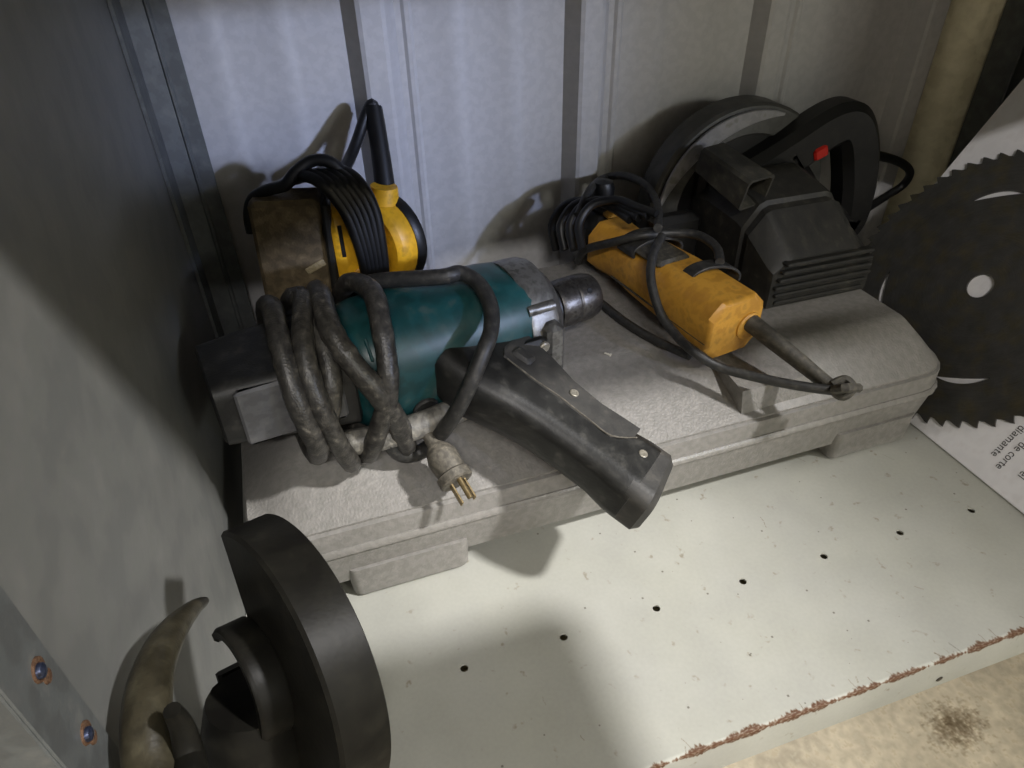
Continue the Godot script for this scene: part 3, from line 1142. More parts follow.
	for lp in [[Vector3(-0.0312, 0.2294, -0.4648), Vector3(-0.0297, 0.2255, -0.4331), Vector3(-0.0283, 0.2106, -0.4111), Vector3(-0.0253, 0.1846, -0.3967), Vector3(-0.0201, 0.1504, -0.3980), Vector3(-0.0247, 0.1240, -0.4237), Vector3(-0.0322, 0.1240, -0.4655), Vector3(-0.0389, 0.1277, -0.5029), Vector3(-0.0414, 0.1684, -0.5176), Vector3(-0.0384, 0.2090, -0.5024)], [Vector3(-0.0093, 0.2295, -0.4688), Vector3(-0.0143, 0.2233, -0.4310), Vector3(-0.0151, 0.2049, -0.4087), Vector3(-0.0120, 0.1800, -0.3981), Vector3(-0.0067, 0.1486, -0.4010), Vector3(0.0005, 0.1147, -0.4136), Vector3(-0.0069, 0.1240, -0.4540), Vector3(-0.0136, 0.1240, -0.4907), Vector3(-0.0182, 0.1420, -0.5160), Vector3(-0.0190, 0.1798, -0.5205), Vector3(-0.0156, 0.2131, -0.5025)], [Vector3(0.0030, 0.2296, -0.4703), Vector3(0.0049, 0.2230, -0.4340), Vector3(0.0136, 0.2063, -0.4151), Vector3(0.0274, 0.1816, -0.4057), Vector3(0.0378, 0.1508, -0.4086), Vector3(0.0428, 0.1138, -0.4203), Vector3(0.0302, 0.1240, -0.4609), Vector3(0.0185, 0.1240, -0.4967), Vector3(0.0089, 0.1423, -0.5212), Vector3(0.0031, 0.1802, -0.5245), Vector3(0.0016, 0.2135, -0.5053)], [Vector3(0.0398, 0.2296, -0.4628), Vector3(0.0398, 0.2186, -0.4331), Vector3(0.0386, 0.2002, -0.4154), Vector3(0.0351, 0.1790, -0.4066), Vector3(0.0256, 0.1513, -0.4061), Vector3(0.0120, 0.1161, -0.4174), Vector3(0.0102, 0.1240, -0.4599), Vector3(0.0089, 0.1240, -0.4993), Vector3(0.0104, 0.1490, -0.5241), Vector3(0.0164, 0.1894, -0.5243), Vector3(0.0268, 0.2207, -0.5004)], [Vector3(-0.0033, 0.2185, -0.4420), Vector3(-0.0013, 0.1986, -0.4167), Vector3(-0.0053, 0.1776, -0.4071), Vector3(-0.0168, 0.1475, -0.4083), Vector3(-0.0183, 0.1240, -0.4342), Vector3(-0.0237, 0.1240, -0.4812), Vector3(-0.0267, 0.1434, -0.5151), Vector3(-0.0236, 0.1906, -0.5165), Vector3(-0.0145, 0.2247, -0.4850)]]:
		var c := MB.new()
		c.tube(lp, 0.0078 if i2 != 2 else 0.0086, 5, 10, true, 0.05, 40 + i2)
		part("taped_cable_loop", c, M.tape, t)
		i2 += 1
	var k := MB.new()
	k.tube([Vector3(0.0290, 0.1980, -0.5204), Vector3(0.0428, 0.2180, -0.5006), Vector3(0.0924, 0.2292, -0.4689), Vector3(0.1084, 0.2289, -0.4703), Vector3(0.1190, 0.2245, -0.4581), Vector3(0.1222, 0.2156, -0.4382), Vector3(0.1168, 0.2060, -0.4191), Vector3(0.1063, 0.1966, -0.4058), Vector3(0.0906, 0.1720, -0.3976), Vector3(0.0758, 0.1433, -0.4009), Vector3(0.0584, 0.1087, -0.4169), Vector3(0.0389, 0.1100, -0.4149), Vector3(0.0300, 0.1299, -0.4129)], 0.0062, 5, 10)
	part("power_cable", k, M.cord_grey, t)
	# plug hanging over the case front
	var pl := MB.new()
	var p0 := Vector3(0.0635, 0.1235, -0.403)
	var pdv := Vector3(0.012, -0.020, 0.040).normalized()
	pl.lathe([[0.003, -0.012], [0.0052, -0.011], [0.0060, 0.0], [0.0105, 0.006], [0.0125, 0.012], [0.0115, 0.026], [0.0135, 0.0275], [0.0135, 0.034], [0.012, 0.0352], [0.001, 0.0352]], p0, pdv, 14)
	var plug := part("plug", pl, M.plug, t)
	var sx := pdv.cross(Vector3.UP).normalized()
	for s in [-1, 1]:
		var pr := MB.new()
		pr.box(p0 + pdv * 0.043 + sx * (0.0055 * s) , Vector3(0.0016, 0.018, 0.0062), 0.0004, Basis(sx, pdv, sx.cross(pdv)))
		part("plug_prong", pr, M.brass, plug)
	var gpn := MB.new()
	gpn.tube([p0 + pdv * 0.034 + sx.cross(pdv) * 0.007, p0 + pdv * 0.052 + sx.cross(pdv) * 0.007], 0.0023, 2, 10)
	part("plug_prong", gpn, M.brass, plug)

# ---------------------------------------------------------------- yellow sander
func build_sander() -> void:
	var t := thing("yellow_sander", "yellow and black corded sander with brown worn pad, standing against the wall behind the drill", "sander", Vector3(0.03, 0.115, -0.62))
	var tilt := Basis(Vector3.UP, -0.12) * Basis(Vector3.BACK, -0.05)
	var p := MB.new()
	p.box(Vector3(-0.0105, 0.184, -0.620), Vector3(0.062, 0.138, 0.036), 0.004, tilt)
	var pad := part("pad", p, M.pad, t)
	var rim := MB.new()
	rim.box(Vector3(0.0225, 0.184, -0.614), Vector3(0.008, 0.136, 0.046), 0.003, tilt)
	part("pad_clamp", rim, M.black_dusty, pad)
	var sc := MB.new()
	sc.box(Vector3(0.0055, 0.1905, -0.5995), Vector3(0.019, 0.0065, 0.002), 0.0006, Basis(Vector3.BACK, 0.5) * tilt)
	part("paper_scrap", sc, M.scrap, pad)
	# yellow motor body beside the pad
	var b := MB.new()
	var secs := []
	for e in [[0.024, 0.050, 0.034], [0.028, 0.053, 0.037], [0.042, 0.053, 0.037], [0.056, 0.045, 0.030], [0.060, 0.038, 0.024]]:
		var o := MB.rrect(e[1], e[2], 0.018, 0, 4)
		var s := PackedVector3Array()
		for q in o:
			s.append(Vector3(e[0], 0.1905 + q.x, -0.625 + q.z))
		secs.append(s)
	b.loft(secs)
	var body := part("body", b, M.yellow, t)
	var ft := MB.new()
	ft.box(Vector3(0.042, 0.1285, -0.625), Vector3(0.030, 0.027, 0.055), 0.006)
	part("body_foot", ft, M.yellow, body)
	for e in [[0.0315, 0.216, 0.0035, 0.030], [0.035, 0.170, 0.0035, 0.022]]:
		var sl := MB.new()
		sl.box(Vector3(e[0], e[1], -0.5880), Vector3(e[2], e[3], 0.0016), 0.0004)
		part("slot", sl, M.black, body)
	var boss := MB.new()
	boss.lathe([[0.001, 0.0], [0.006, 0.0], [0.006, 0.002], [0.0048, 0.0032], [0.001, 0.003]], Vector3(0.043, 0.182, -0.5895), Vector3.BACK, 16)
	part("boss", boss, M.ochre, body)
	# round yellow end cap with a black ring
	var cax := Vector3(-0.80, 0.05, 0.60).normalized()
	var cc := Vector3(0.069, 0.190, -0.632)
	var cap := MB.new()
	cap.lathe([[0.002, 0.008], [0.018, 0.008], [0.022, 0.013], [0.036, 0.014], [0.041, 0.010], [0.043, 0.002], [0.043, -0.006], [0.002, -0.008]], cc, cax, 36)
	var ec := part("end_cap", cap, M.yellow, t)
	var ring := MB.new()
	ring.lathe([[0.030, -0.006], [0.0440, -0.006], [0.0465, -0.010], [0.0460, -0.016], [0.040, -0.019], [0.002, -0.020]], cc, cax, 36)
	part("end_ring", ring, M.black, ec)
	var lab := MB.new()
	lab.lathe([[0.0005, 0.0080], [0.0165, 0.0080], [0.0165, 0.0092], [0.0005, 0.0092]], cc, cax, 24)
	var lb := part("round_label", lab, M.black, ec)
	var mk := MB.new()
	mk.box(cc + cax * 0.0094 + Vector3(0.003, 0.0, 0.004), Vector3(0.004, 0.020, 0.0008), 0.0003, Basis(Vector3.UP.cross(cax).normalized(), Vector3.UP, cax).orthonormalized())
	part("label_mark", mk, M.yellow, lb)
	var nk := MB.new()
	nk.tube([Vector3(0.077, 0.222, -0.632), Vector3(0.0800, 0.244, -0.632)], [0.0155, 0.0125], 3, 14)
	part("neck", nk, M.yellow, ec)
	var h := MB.new()
	h.tube([Vector3(0.0815, 0.2319, -0.6380), Vector3(0.0844, 0.2678, -0.6600), Vector3(0.0859, 0.2999, -0.6820)], [0.0100, 0.0088, 0.0086], 4, 14)
	var hd := part("cord_sleeve", h, M.black, t)
	var ld := MB.new()
	ld.tube([Vector3(0.0872, 0.2961, -0.6820), Vector3(0.0857, 0.3030, -0.6840), Vector3(0.0785, 0.2958, -0.6800), Vector3(0.0667, 0.2786, -0.6680), Vector3(0.0553, 0.2665, -0.6520), Vector3(0.0454, 0.2622, -0.6300)], 0.0052, 5, 10)
	part("power_cord", ld, M.cord, hd)
	var o := MB.new()
	o.tube([Vector3(-0.0423, 0.2211, -0.6250), Vector3(-0.0411, 0.2369, -0.6250), Vector3(-0.0346, 0.2506, -0.6250), Vector3(-0.0205, 0.2585, -0.6200), Vector3(-0.0057, 0.2637, -0.6120), Vector3(0.0054, 0.2742, -0.6100), Vector3(0.0201, 0.2817, -0.6100), Vector3(0.0343, 0.2806, -0.6050), Vector3(0.0457, 0.2670, -0.6000), Vector3(0.0543, 0.2436, -0.5950), Vector3(0.0603, 0.2166, -0.5900), Vector3(0.0630, 0.1896, -0.5900), Vector3(0.0567, 0.1645, -0.5950)], 0.0052, 5, 10)
	part("cord_coil", o, M.cord, t)
	for c in [[Vector3(-0.0010, 0.2568, -0.6400), Vector3(0.0111, 0.2717, -0.6050), Vector3(0.0250, 0.2682, -0.5850), Vector3(0.0380, 0.2455, -0.5800), Vector3(0.0443, 0.2169, -0.5780), Vector3(0.0468, 0.1893, -0.5800), Vector3(0.0462, 0.1617, -0.5900)], [Vector3(0.0044, 0.2577, -0.6400), Vector3(0.0177, 0.2717, -0.6050), Vector3(0.0311, 0.2674, -0.5850), Vector3(0.0429, 0.2448, -0.5800), Vector3(0.0483, 0.2162, -0.5780), Vector3(0.0501, 0.1887, -0.5800), Vector3(0.0491, 0.1611, -0.5900)], [Vector3(0.0098, 0.2586, -0.6400), Vector3(0.0244, 0.2717, -0.6050), Vector3(0.0372, 0.2665, -0.5850), Vector3(0.0479, 0.2440, -0.5800), Vector3(0.0522, 0.2156, -0.5780), Vector3(0.0534, 0.1881, -0.5800), Vector3(0.0520, 0.1606, -0.5900)], [Vector3(0.0152, 0.2595, -0.6400), Vector3(0.0311, 0.2716, -0.6050), Vector3(0.0434, 0.2657, -0.5850), Vector3(0.0529, 0.2433, -0.5800), Vector3(0.0561, 0.2149, -0.5780), Vector3(0.0568, 0.1875, -0.5800), Vector3(0.0549, 0.1600, -0.5900)], [Vector3(0.0207, 0.2605, -0.6400), Vector3(0.0378, 0.2716, -0.6050), Vector3(0.0496, 0.2648, -0.5850), Vector3(0.0579, 0.2425, -0.5800), Vector3(0.0601, 0.2142, -0.5780), Vector3(0.0602, 0.1868, -0.5800), Vector3(0.0578, 0.1594, -0.5900)], [Vector3(0.0261, 0.2614, -0.6400), Vector3(0.0446, 0.2716, -0.6050), Vector3(0.0558, 0.2640, -0.5850), Vector3(0.0630, 0.2417, -0.5800), Vector3(0.0641, 0.2136, -0.5780), Vector3(0.0635, 0.1862, -0.5800), Vector3(0.0608, 0.1589, -0.5900)]]:
		var k := MB.new()
		k.tube(c, 0.0050, 5, 10)
		part("cord_coil", k, M.cord, t)

# ---------------------------------------------------------------- angle grinder
func build_grinder() -> void:
	var t := thing("angle_grinder", "slim ochre yellow angle grinder wrapped in its black cord on the case", "grinder", Vector3(0.33, 0.115, -0.55))
	var G0 := Vector3(0.347, 0.1465, -0.440)
	var G1 := Vector3(0.305, 0.1490, -0.681)
	var d := (G1 - G0).normalized()
	var x := d.cross(Vector3.UP).normalized()
	var y := x.cross(d)
	var F := Transform3D(Basis(x, y, -d), G0)
	var secs := []
	var b := MB.new()
	b.xf = F
	for e in [[-0.001, 0.028, 0.0255], [0.003, 0.0315, 0.029], [0.06, 0.0315, 0.0295], [0.12, 0.0290, 0.0280], [0.155, 0.0255, 0.026], [0.17, 0.026, 0.0265], [0.195, 0.028, 0.0275], [0.20, 0.024, 0.024]]:
		var o := MB.oct(e[1], e[2], 0.013, 0)
		var s := PackedVector3Array()
		for p in o:
			s.append(Vector3(p.x, p.z, -e[0]))
		secs.append(s)
	b.crease = 46
	b.loft(secs)
	var body := part("body", b, M.ochre, t)
	# parting line between the two halves
	var seam := MB.new()
	seam.xf = F
	seam.box(Vector3(-0.0305, -0.010, -0.075), Vector3(0.0024, 0.0012, 0.145), 0.0003)
	part("seam", seam, M.strain, body)
	# round recess and collar for the cable
	var col := MB.new()
	col.xf = F
	col.lathe([[0.0085, -0.002], [0.0135, -0.002], [0.0135, 0.0028], [0.0115, 0.0038], [0.0085, 0.0028]], Vector3(0.014, -0.002, 0), Vector3.BACK, 20)
	part("cable_collar", col, M.ochre, body)
	# switch panel
	var sw := MB.new()
	sw.xf = F
	sw.box(Vector3(-0.006, 0.0285, -0.103), Vector3(0.038, 0.007, 0.042), 0.003)
	part("switch_panel", sw, M.strain, body)
	# grey hanging rings
	for e in [[0.050, 0.010, 0.022, 0.62], [0.128, 0.0, 0.026, 0.3]]:
		var rg := MB.new()
		rg.xf = F
		var arcs := []
		for i in 13:
			var a := lerpf(-0.25, PI + 0.25, i / 12.0)
			arcs.append(Vector3(e[1] + cos(a) * e[2], 0.0245 + sin(a) * 0.0125, -e[0] + cos(a) * e[2] * sin(e[3]) * 0.6))
		rg.bar(arcs, [0.0014, 0.0014], 0.0075 if e[0] < 0.1 else 0.014, Vector3(0, 0, 1), 2)
		part("rubber_strap", rg, M.cord_grey, t)
	# gear head with knob
	var gh := MB.new()
	gh.xf = F
	gh.box(Vector3(0, 0.002, -0.222), Vector3(0.050, 0.050, 0.048), 0.010)
	var head := part("gear_head", gh, M.black, t)
	var kb := MB.new()
	kb.xf = F
	kb.lathe([[0.010, 0.0], [0.012, 0.0], [0.012, 0.008], [0.0095, 0.010], [0.0095, 0.018], [0.012, 0.020], [0.0125, 0.030], [0.010, 0.036], [0.002, 0.038]], Vector3(0.006, 0.022, -0.222), Vector3.UP, 20)
	part("spindle_knob", kb, M.black, head)
	var yb := MB.new()
	yb.xf = F
	yb.box(Vector3(0.010, 0.027, -0.205), Vector3(0.022, 0.008, 0.014), 0.003)
	part("lock_plate", yb, M.ochre, head)
	# cable
	var s1 := MB.new()
	s1.tube([Vector3(0.3623, 0.1480, -0.4413), Vector3(0.3725, 0.1400, -0.4161), Vector3(0.3826, 0.1320, -0.3922), Vector3(0.3915, 0.1250, -0.3684), Vector3(0.3965, 0.1230, -0.3576)], [0.0085, 0.0080, 0.0072, 0.0062, 0.0058], 4, 12)
	var sr := part("cable_sleeve", s1, M.strain, t)
	var kn := MB.new()
	kn.tube([Vector3(0.3920, 0.1270, -0.3609), Vector3(0.4021, 0.1310, -0.3589), Vector3(0.4035, 0.1280, -0.3509), Vector3(0.3961, 0.1220, -0.3504), Vector3(0.3912, 0.1250, -0.3567), Vector3(0.3921, 0.1340, -0.3466), Vector3(0.4150, 0.1220, -0.3553)], 0.0042, 5, 8)
	part("cable_knot", kn, M.strain, sr)
	for c in [[Vector3(0.2746, 0.1350, -0.6262), Vector3(0.2753, 0.1559, -0.6109), Vector3(0.2888, 0.1745, -0.5815), Vector3(0.3101, 0.1874, -0.5608), Vector3(0.3387, 0.1889, -0.5539), Vector3(0.3587, 0.1905, -0.5379), Vector3(0.3630, 0.1894, -0.5108), Vector3(0.3523, 0.1875, -0.4860)], [Vector3(0.3228, 0.1938, -0.5414), Vector3(0.3052, 0.1852, -0.5238), Vector3(0.2952, 0.1703, -0.5054), Vector3(0.2937, 0.1503, -0.4807), Vector3(0.2986, 0.1387, -0.4573), Vector3(0.3030, 0.1350, -0.4326), Vector3(0.3220, 0.1240, -0.4182), Vector3(0.3469, 0.1220, -0.3949), Vector3(0.3706, 0.1230, -0.3728), Vector3(0.3945, 0.1240, -0.3554)], [Vector3(0.2737, 0.1873, -0.6290), Vector3(0.2959, 0.2028, -0.6512), Vector3(0.3293, 0.1991, -0.6864), Vector3(0.3432, 0.2064, -0.6662), Vector3(0.3499, 0.2074, -0.6325), Vector3(0.3499, 0.1966, -0.6036), Vector3(0.3182, 0.2021, -0.5425)], [Vector3(0.2733, 0.1200, -0.5613), Vector3(0.2802, 0.1200, -0.5198), Vector3(0.2924, 0.1200, -0.4813), Vector3(0.3087, 0.1210, -0.4457)]]:
		var k := MB.new()
		k.tube(c, 0.0043, 5, 10)
		part("power_cord", k, M.cord_grey, t)
	for c in [[Vector3(0.2655, 0.1317, -0.6679), Vector3(0.2620, 0.1602, -0.6723), Vector3(0.2755, 0.1824, -0.6692), Vector3(0.2960, 0.1923, -0.6500), Vector3(0.3073, 0.1935, -0.6198), Vector3(0.3119, 0.1928, -0.5874)], [Vector3(0.2633, 0.1465, -0.6361), Vector3(0.2642, 0.1685, -0.6515), Vector3(0.2791, 0.1881, -0.6529), Vector3(0.3000, 0.1968, -0.6365), Vector3(0.3113, 0.1976, -0.6075), Vector3(0.3173, 0.1974, -0.5792)], [Vector3(0.2637, 0.1569, -0.6130), Vector3(0.2668, 0.1758, -0.6329), Vector3(0.2826, 0.1935, -0.6376), Vector3(0.3040, 0.2011, -0.6234), Vector3(0.3151, 0.2017, -0.5955), Vector3(0.3228, 0.2016, -0.5718)], [Vector3(0.2651, 0.1656, -0.5933), Vector3(0.2695, 0.1825, -0.6157), Vector3(0.2861, 0.1986, -0.6230), Vector3(0.3078, 0.2054, -0.6108), Vector3(0.3188, 0.2057, -0.5839), Vector3(0.3286, 0.2055, -0.5651)]]:
		var k := MB.new()
		k.tube(c, 0.0043, 5, 10)
		part("cord_coil", k, M.cord, t)

# ---------------------------------------------------------------- circular saw
func build_saw() -> void:
	var t := thing("circular_saw", "black handheld circular saw with red switch standing on the case by the wall", "saw", Vector3(0.48, 0.115, -0.60))
	# shoe
	var sh := MB.new()
	sh.box(Vector3(0.475, 0.117, -0.615), Vector3(0.23, 0.003, 0.13), 0.001)
	part("shoe", sh, M.guard_dark, t)
	# upper guard: half drum round the blade
	var gc := Vector3(0.472, 0.166, -0.655)
	var R := 0.110
	var g := MB.new()
	var secs := []
	for i in 33:
		var a := lerpf(-0.25, PI + 0.30, i / 32.0)
		var dir := Vector3(cos(a), sin(a), 0)
		var s := PackedVector3Array()
		for e in [[R - 0.003, -0.016], [R, -0.014], [R, 0.014], [R - 0.003, 0.017], [R - 0.030, 0.021], [R - 0.032, 0.019], [R - 0.005, 0.013], [R - 0.005, -0.016]]:
			s.append(gc + dir * e[0] + Vector3(0, 0, e[1]))
		secs.append(s)
	g.crease = 35
	g.loft(secs)
	var ug := part("upper_guard", g, M.guard_dark, t)
	var cr := MB.new()
	var cp := PackedVector2Array()
	for i in 21:
		var a := deg_to_rad(lerpf(70, 172, i / 20.0))
		cp.append(Vector2(cos(a), sin(a)) * (R - 0.006))
	for i in 21:
		var f := lerpf(1, -1, i / 20.0)
		var a := deg_to_rad(121 + 51 * f)
		cp.append(Vector2(cos(a), sin(a)) * (R - 0.009 - 0.016 * (1 - f * f)))
	cr.extrude(cp, Transform3D(Basis(), gc + Vector3(0, 0, 0.0215)), 0.004, 0.0008)
	part("guard_crescent", cr, M.guard_silver, ug)
	var gf := MB.new()
	var poly := PackedVector2Array()
	for i in 25:
		var a := lerpf(-0.2, PI + 0.25, i / 24.0)
		poly.append(Vector2(cos(a), sin(a)) * (R - 0.029))
	gf.extrude(poly, Transform3D(Basis(), gc + Vector3(0, 0, 0.012)), 0.012, 0.002)
	part("guard_face", gf, M.black, ug)
	var bl := MB.new()
	bl.lathe([[0.001, -0.001], [0.094, -0.001], [0.094, 0.001], [0.001, 0.001]], gc + Vector3(0, 0.002, -0.004), Vector3.BACK, 48)
	part("saw_disc", bl, M.steel, t)
	# motor housing: sections from the gearbox to the grille
	var m := MB.new()
	secs = []
	# z, x0, x1, y0, y1
	for e in [[-0.632, 0.410, 0.535, 0.122, 0.212], [-0.600, 0.408, 0.536, 0.119, 0.222], [-0.556, 0.414, 0.536, 0.119, 0.2135], [-0.546, 0.414, 0.537, 0.119, 0.2105], [-0.544, 0.417, 0.535, 0.119, 0.206], [-0.536, 0.417, 0.535, 0.119, 0.203], [-0.534, 0.414, 0.538, 0.119, 0.2055], [-0.500, 0.418, 0.540, 0.120, 0.178], [-0.494, 0.421, 0.538, 0.121, 0.172]]:
		var hx: float = (e[2] - e[1]) / 2
		var hy: float = (e[4] - e[3]) / 2
		var s := PackedVector3Array()
		for p in [Vector2(-hx, -hy), Vector2(hx, -hy), Vector2(hx, hy * 0.25), Vector2(hx * 0.62, hy * 0.93), Vector2(hx * 0.5, hy), Vector2(-hx * 0.62, hy), Vector2(-hx * 0.74, hy * 0.93), Vector2(-hx, hy * 0.45)]:
			s.append(Vector3((e[1] + e[2]) / 2 + p.x, (e[3] + e[4]) / 2 + p.y, e[0]))
		secs.append(s)
	m.crease = 24
	m.loft(secs)
	var motor := part("motor_housing", m, M.black_dusty, t)
	# grille of slats at the end
	for i in 6:
		var sl := MB.new()
		var yy := 0.1255 + 0.0085 * i
		sl.box(Vector3(0.480, yy, -0.492 - 0.0008 * (5 - i)), Vector3(0.112 - 0.004 * absf(i - 2), 0.0042, 0.010), 0.0012)
		part("grille_slat", sl, M.black_dusty, motor)
	# handle
	var h := MB.new()
	h.bar([Vector3(0.4353, 0.1853, -0.6300), Vector3(0.4760, 0.2010, -0.6300), Vector3(0.5213, 0.2238, -0.6300), Vector3(0.5592, 0.2440, -0.6300), Vector3(0.5826, 0.2478, -0.6300), Vector3(0.5985, 0.2353, -0.6300), Vector3(0.6121, 0.2059, -0.6300), Vector3(0.6228, 0.1646, -0.6300), Vector3(0.6241, 0.1296, -0.6300), Vector3(0.6122, 0.1122, -0.6300)], [0.024, 0.026, 0.025, 0.024, 0.023, 0.023, 0.024, 0.023, 0.021, 0.018], 0.019, Vector3(0, 0, 1), 5)
	var hd := part("handle", h, M.black, t)
	# throat of the handle down to the motor
	var th := MB.new()
	th.bar([Vector3(0.505, 0.215, -0.628), Vector3(0.535, 0.185, -0.628), Vector3(0.570, 0.150, -0.628), Vector3(0.625, 0.125, -0.628)], [0.022, 0.020, 0.017, 0.016], 0.017, Vector3(0, 0, 1), 4)
	part("handle_throat", th, M.black, hd)
	var tg := MB.new()
	tg.box([Vector3(0.5420, 0.2246, -0.6120)][0] + Vector3(0.004, -0.001, -0.002), Vector3(0.017, 0.014, 0.012), 0.0025, Basis(Vector3.BACK, 0.35))
	part("red_switch", tg, M.red, hd)
	var gb := MB.new()
	gb.box(Vector3(0.470, 0.185, -0.632), Vector3(0.120, 0.070, 0.022), 0.008)
	part("gear_case", gb, M.black, t)
	# dust chute: hollow square spout towards the viewer
	var ch := MB.new()
	var C0 := Vector3(0.408, 0.236, -0.610)
	var C1 := Vector3(0.424, 0.220, -0.545)
	var cd := (C1 - C0).normalized()
	var cxv := cd.cross(Vector3.UP).normalized()
	var cyv := cxv.cross(cd)
	secs = []
	for e in [[0.0, 0.016, 0.014], [0.068, 0.018, 0.0165], [0.068, 0.0155, 0.014], [0.045, 0.0145, 0.013]]:
		var s := PackedVector3Array()
		for p in MB.oct(e[1], e[2], 0.003, 0):
			s.append(C0 + cd * e[0] + cxv * p.x + cyv * p.z)
		secs.append(s)
	ch.crease = 30
	ch.loft(secs)
	part("dust_chute", ch, M.chute, t)
	# front arm and depth bracket
	var br := MB.new()
	br.box(Vector3(0.378, 0.150, -0.612), Vector3(0.055, 0.060, 0.022), 0.006)
	part("depth_bracket", br, M.black, t)
	var c := MB.new()
	c.tube([Vector3(0.6403, 0.2004, -0.6400), Vector3(0.6767, 0.1904, -0.6500), Vector3(0.7187, 0.1734, -0.6600), Vector3(0.7457, 0.1551, -0.6700), Vector3(0.7516, 0.1351, -0.6800), Vector3(0.7278, 0.1224, -0.6800), Vector3(0.6947, 0.1162, -0.6700)], [0.0062, 0.0056, 0.0052, 0.005, 0.005, 0.005, 0.005], 5, 10)
	part("power_cord", c, M.cord, t)

# ---------------------------------------------------------------- card and blade
func build_card_and_blade() -> void:
	var n := Vector3(-0.82308, 0.56793, 0)
	var up := Vector3(0.56793, 0.82308, 0)     # up the slope
	var z := Vector3(0, 0, 1)
	var base := Vector3(0.565, 0.0, -0.40)
	# card frame: x = towards the viewer (world z), y = up the slope, z = normal
	var F := Transform3D(Basis(z, up, n), base)
	var t := thing("cardboard_sheet", "white printed card sheet leaning behind the saw blade", "card", base)
	var c := MB.new()
	c.box(Vector3(0, 0, 0), Vector3(0.40, 0.425, 0.003), 0.0006, Basis())
	# card spans world z -0.58 .. -0.18
	for i in c.v.size():
		c.v[i] = F * (c.v[i] + Vector3(0.02, 0.2135, 0.0015))
	part("sheet", c, M.card, t)
	var font := SystemFont.new()
	font.font_names = PackedStringArray(["Droid Sans"])
	for e in [["diamante", 0.0700, 0.0245], ["s de corte", 0.0810, 0.0180], ["el", 0.1000, 0.0235]]:
		var tm := TextMesh.new()
		tm.text = e[0]
		tm.font = font
		tm.font_size = 64
		tm.pixel_size = 0.000135
		tm.depth = 0.0003
		tm.horizontal_alignment = HORIZONTAL_ALIGNMENT_RIGHT
		tm.vertical_alignment = VERTICAL_ALIGNMENT_BOTTOM
		var o := MeshInstance3D.new()
		o.name = "lettering"
		o.mesh = tm
		o.material_override = M.ink
		t.add_child(o, true)
		# the lines run down the slope
		o.transform = Transform3D(Basis(-up, z, n), F * Vector3(e[1], e[2], 0.0032) - base)
	# circular saw blade resting on the shelf against the card
	var R := 0.1497
	var bc := Vector3(0.6453, 0.1246, -0.452)
	var bt := thing("saw_blade", "large round dark steel saw blade leaning on the white card", "saw blade", Vector3(0.565, 0.0, -0.452))
	var B := Transform3D(Basis(z, up, n), bc)
	var teeth := 60
	var outer := PackedVector2Array()
	for i in teeth:
		var a := TAU * i / teeth
		var s := TAU / teeth
		outer.append(Vector2(cos(a), sin(a)) * (R - 0.0075))
		outer.append(Vector2(cos(a + s * 0.30), sin(a + s * 0.30)) * (R - 0.0062))
		outer.append(Vector2(cos(a + s * 0.72), sin(a + s * 0.72)) * (R - 0.0015))
		outer.append(Vector2(cos(a + s * 0.90), sin(a + s * 0.90)) * R)
		outer.append(Vector2(cos(a + s * 0.94), sin(a + s * 0.94)) * (R - 0.004))
	# holes: bore and four curved slots, cut by building the plate from sectors
	var hole_polys := []
	var bore := PackedVector2Array()
	for i in 32:
		bore.append(Vector2(cos(TAU * i / 32), sin(TAU * i / 32)) * 0.0127)
	hole_polys.append(bore)
	for k in 4:
		var s := PackedVector2Array()
		var mid := deg_to_rad(-57.0 + 90.0 * k)
		var hs := deg_to_rad(15.0)
		for i in 17:
			var f := lerpf(-1, 1, i / 16.0)
			s.append(Vector2(cos(mid + f * hs), sin(mid + f * hs)) * (0.1005 + 0.0038 * (1.0 - f * f)))
		for i in 15:
			var f := lerpf(1, -1, (i + 1) / 16.0)
			s.append(Vector2(cos(mid + f * hs), sin(mid + f * hs)) * (0.1005 - 0.0022 * (1.0 - f * f)))
		hole_polys.append(s)
	var m := MB.new()
	m.xf = B
	m.uvf = func(p: Vector3) -> Vector2:
		var l := B.affine_inverse() * p
		return Vector2(l.x / 0.31 + 0.5, l.y / 0.31 + 0.5)
	plate_with_holes(m, outer, hole_polys, 0.0022)
	part("blade_plate", m, M.blade, bt)

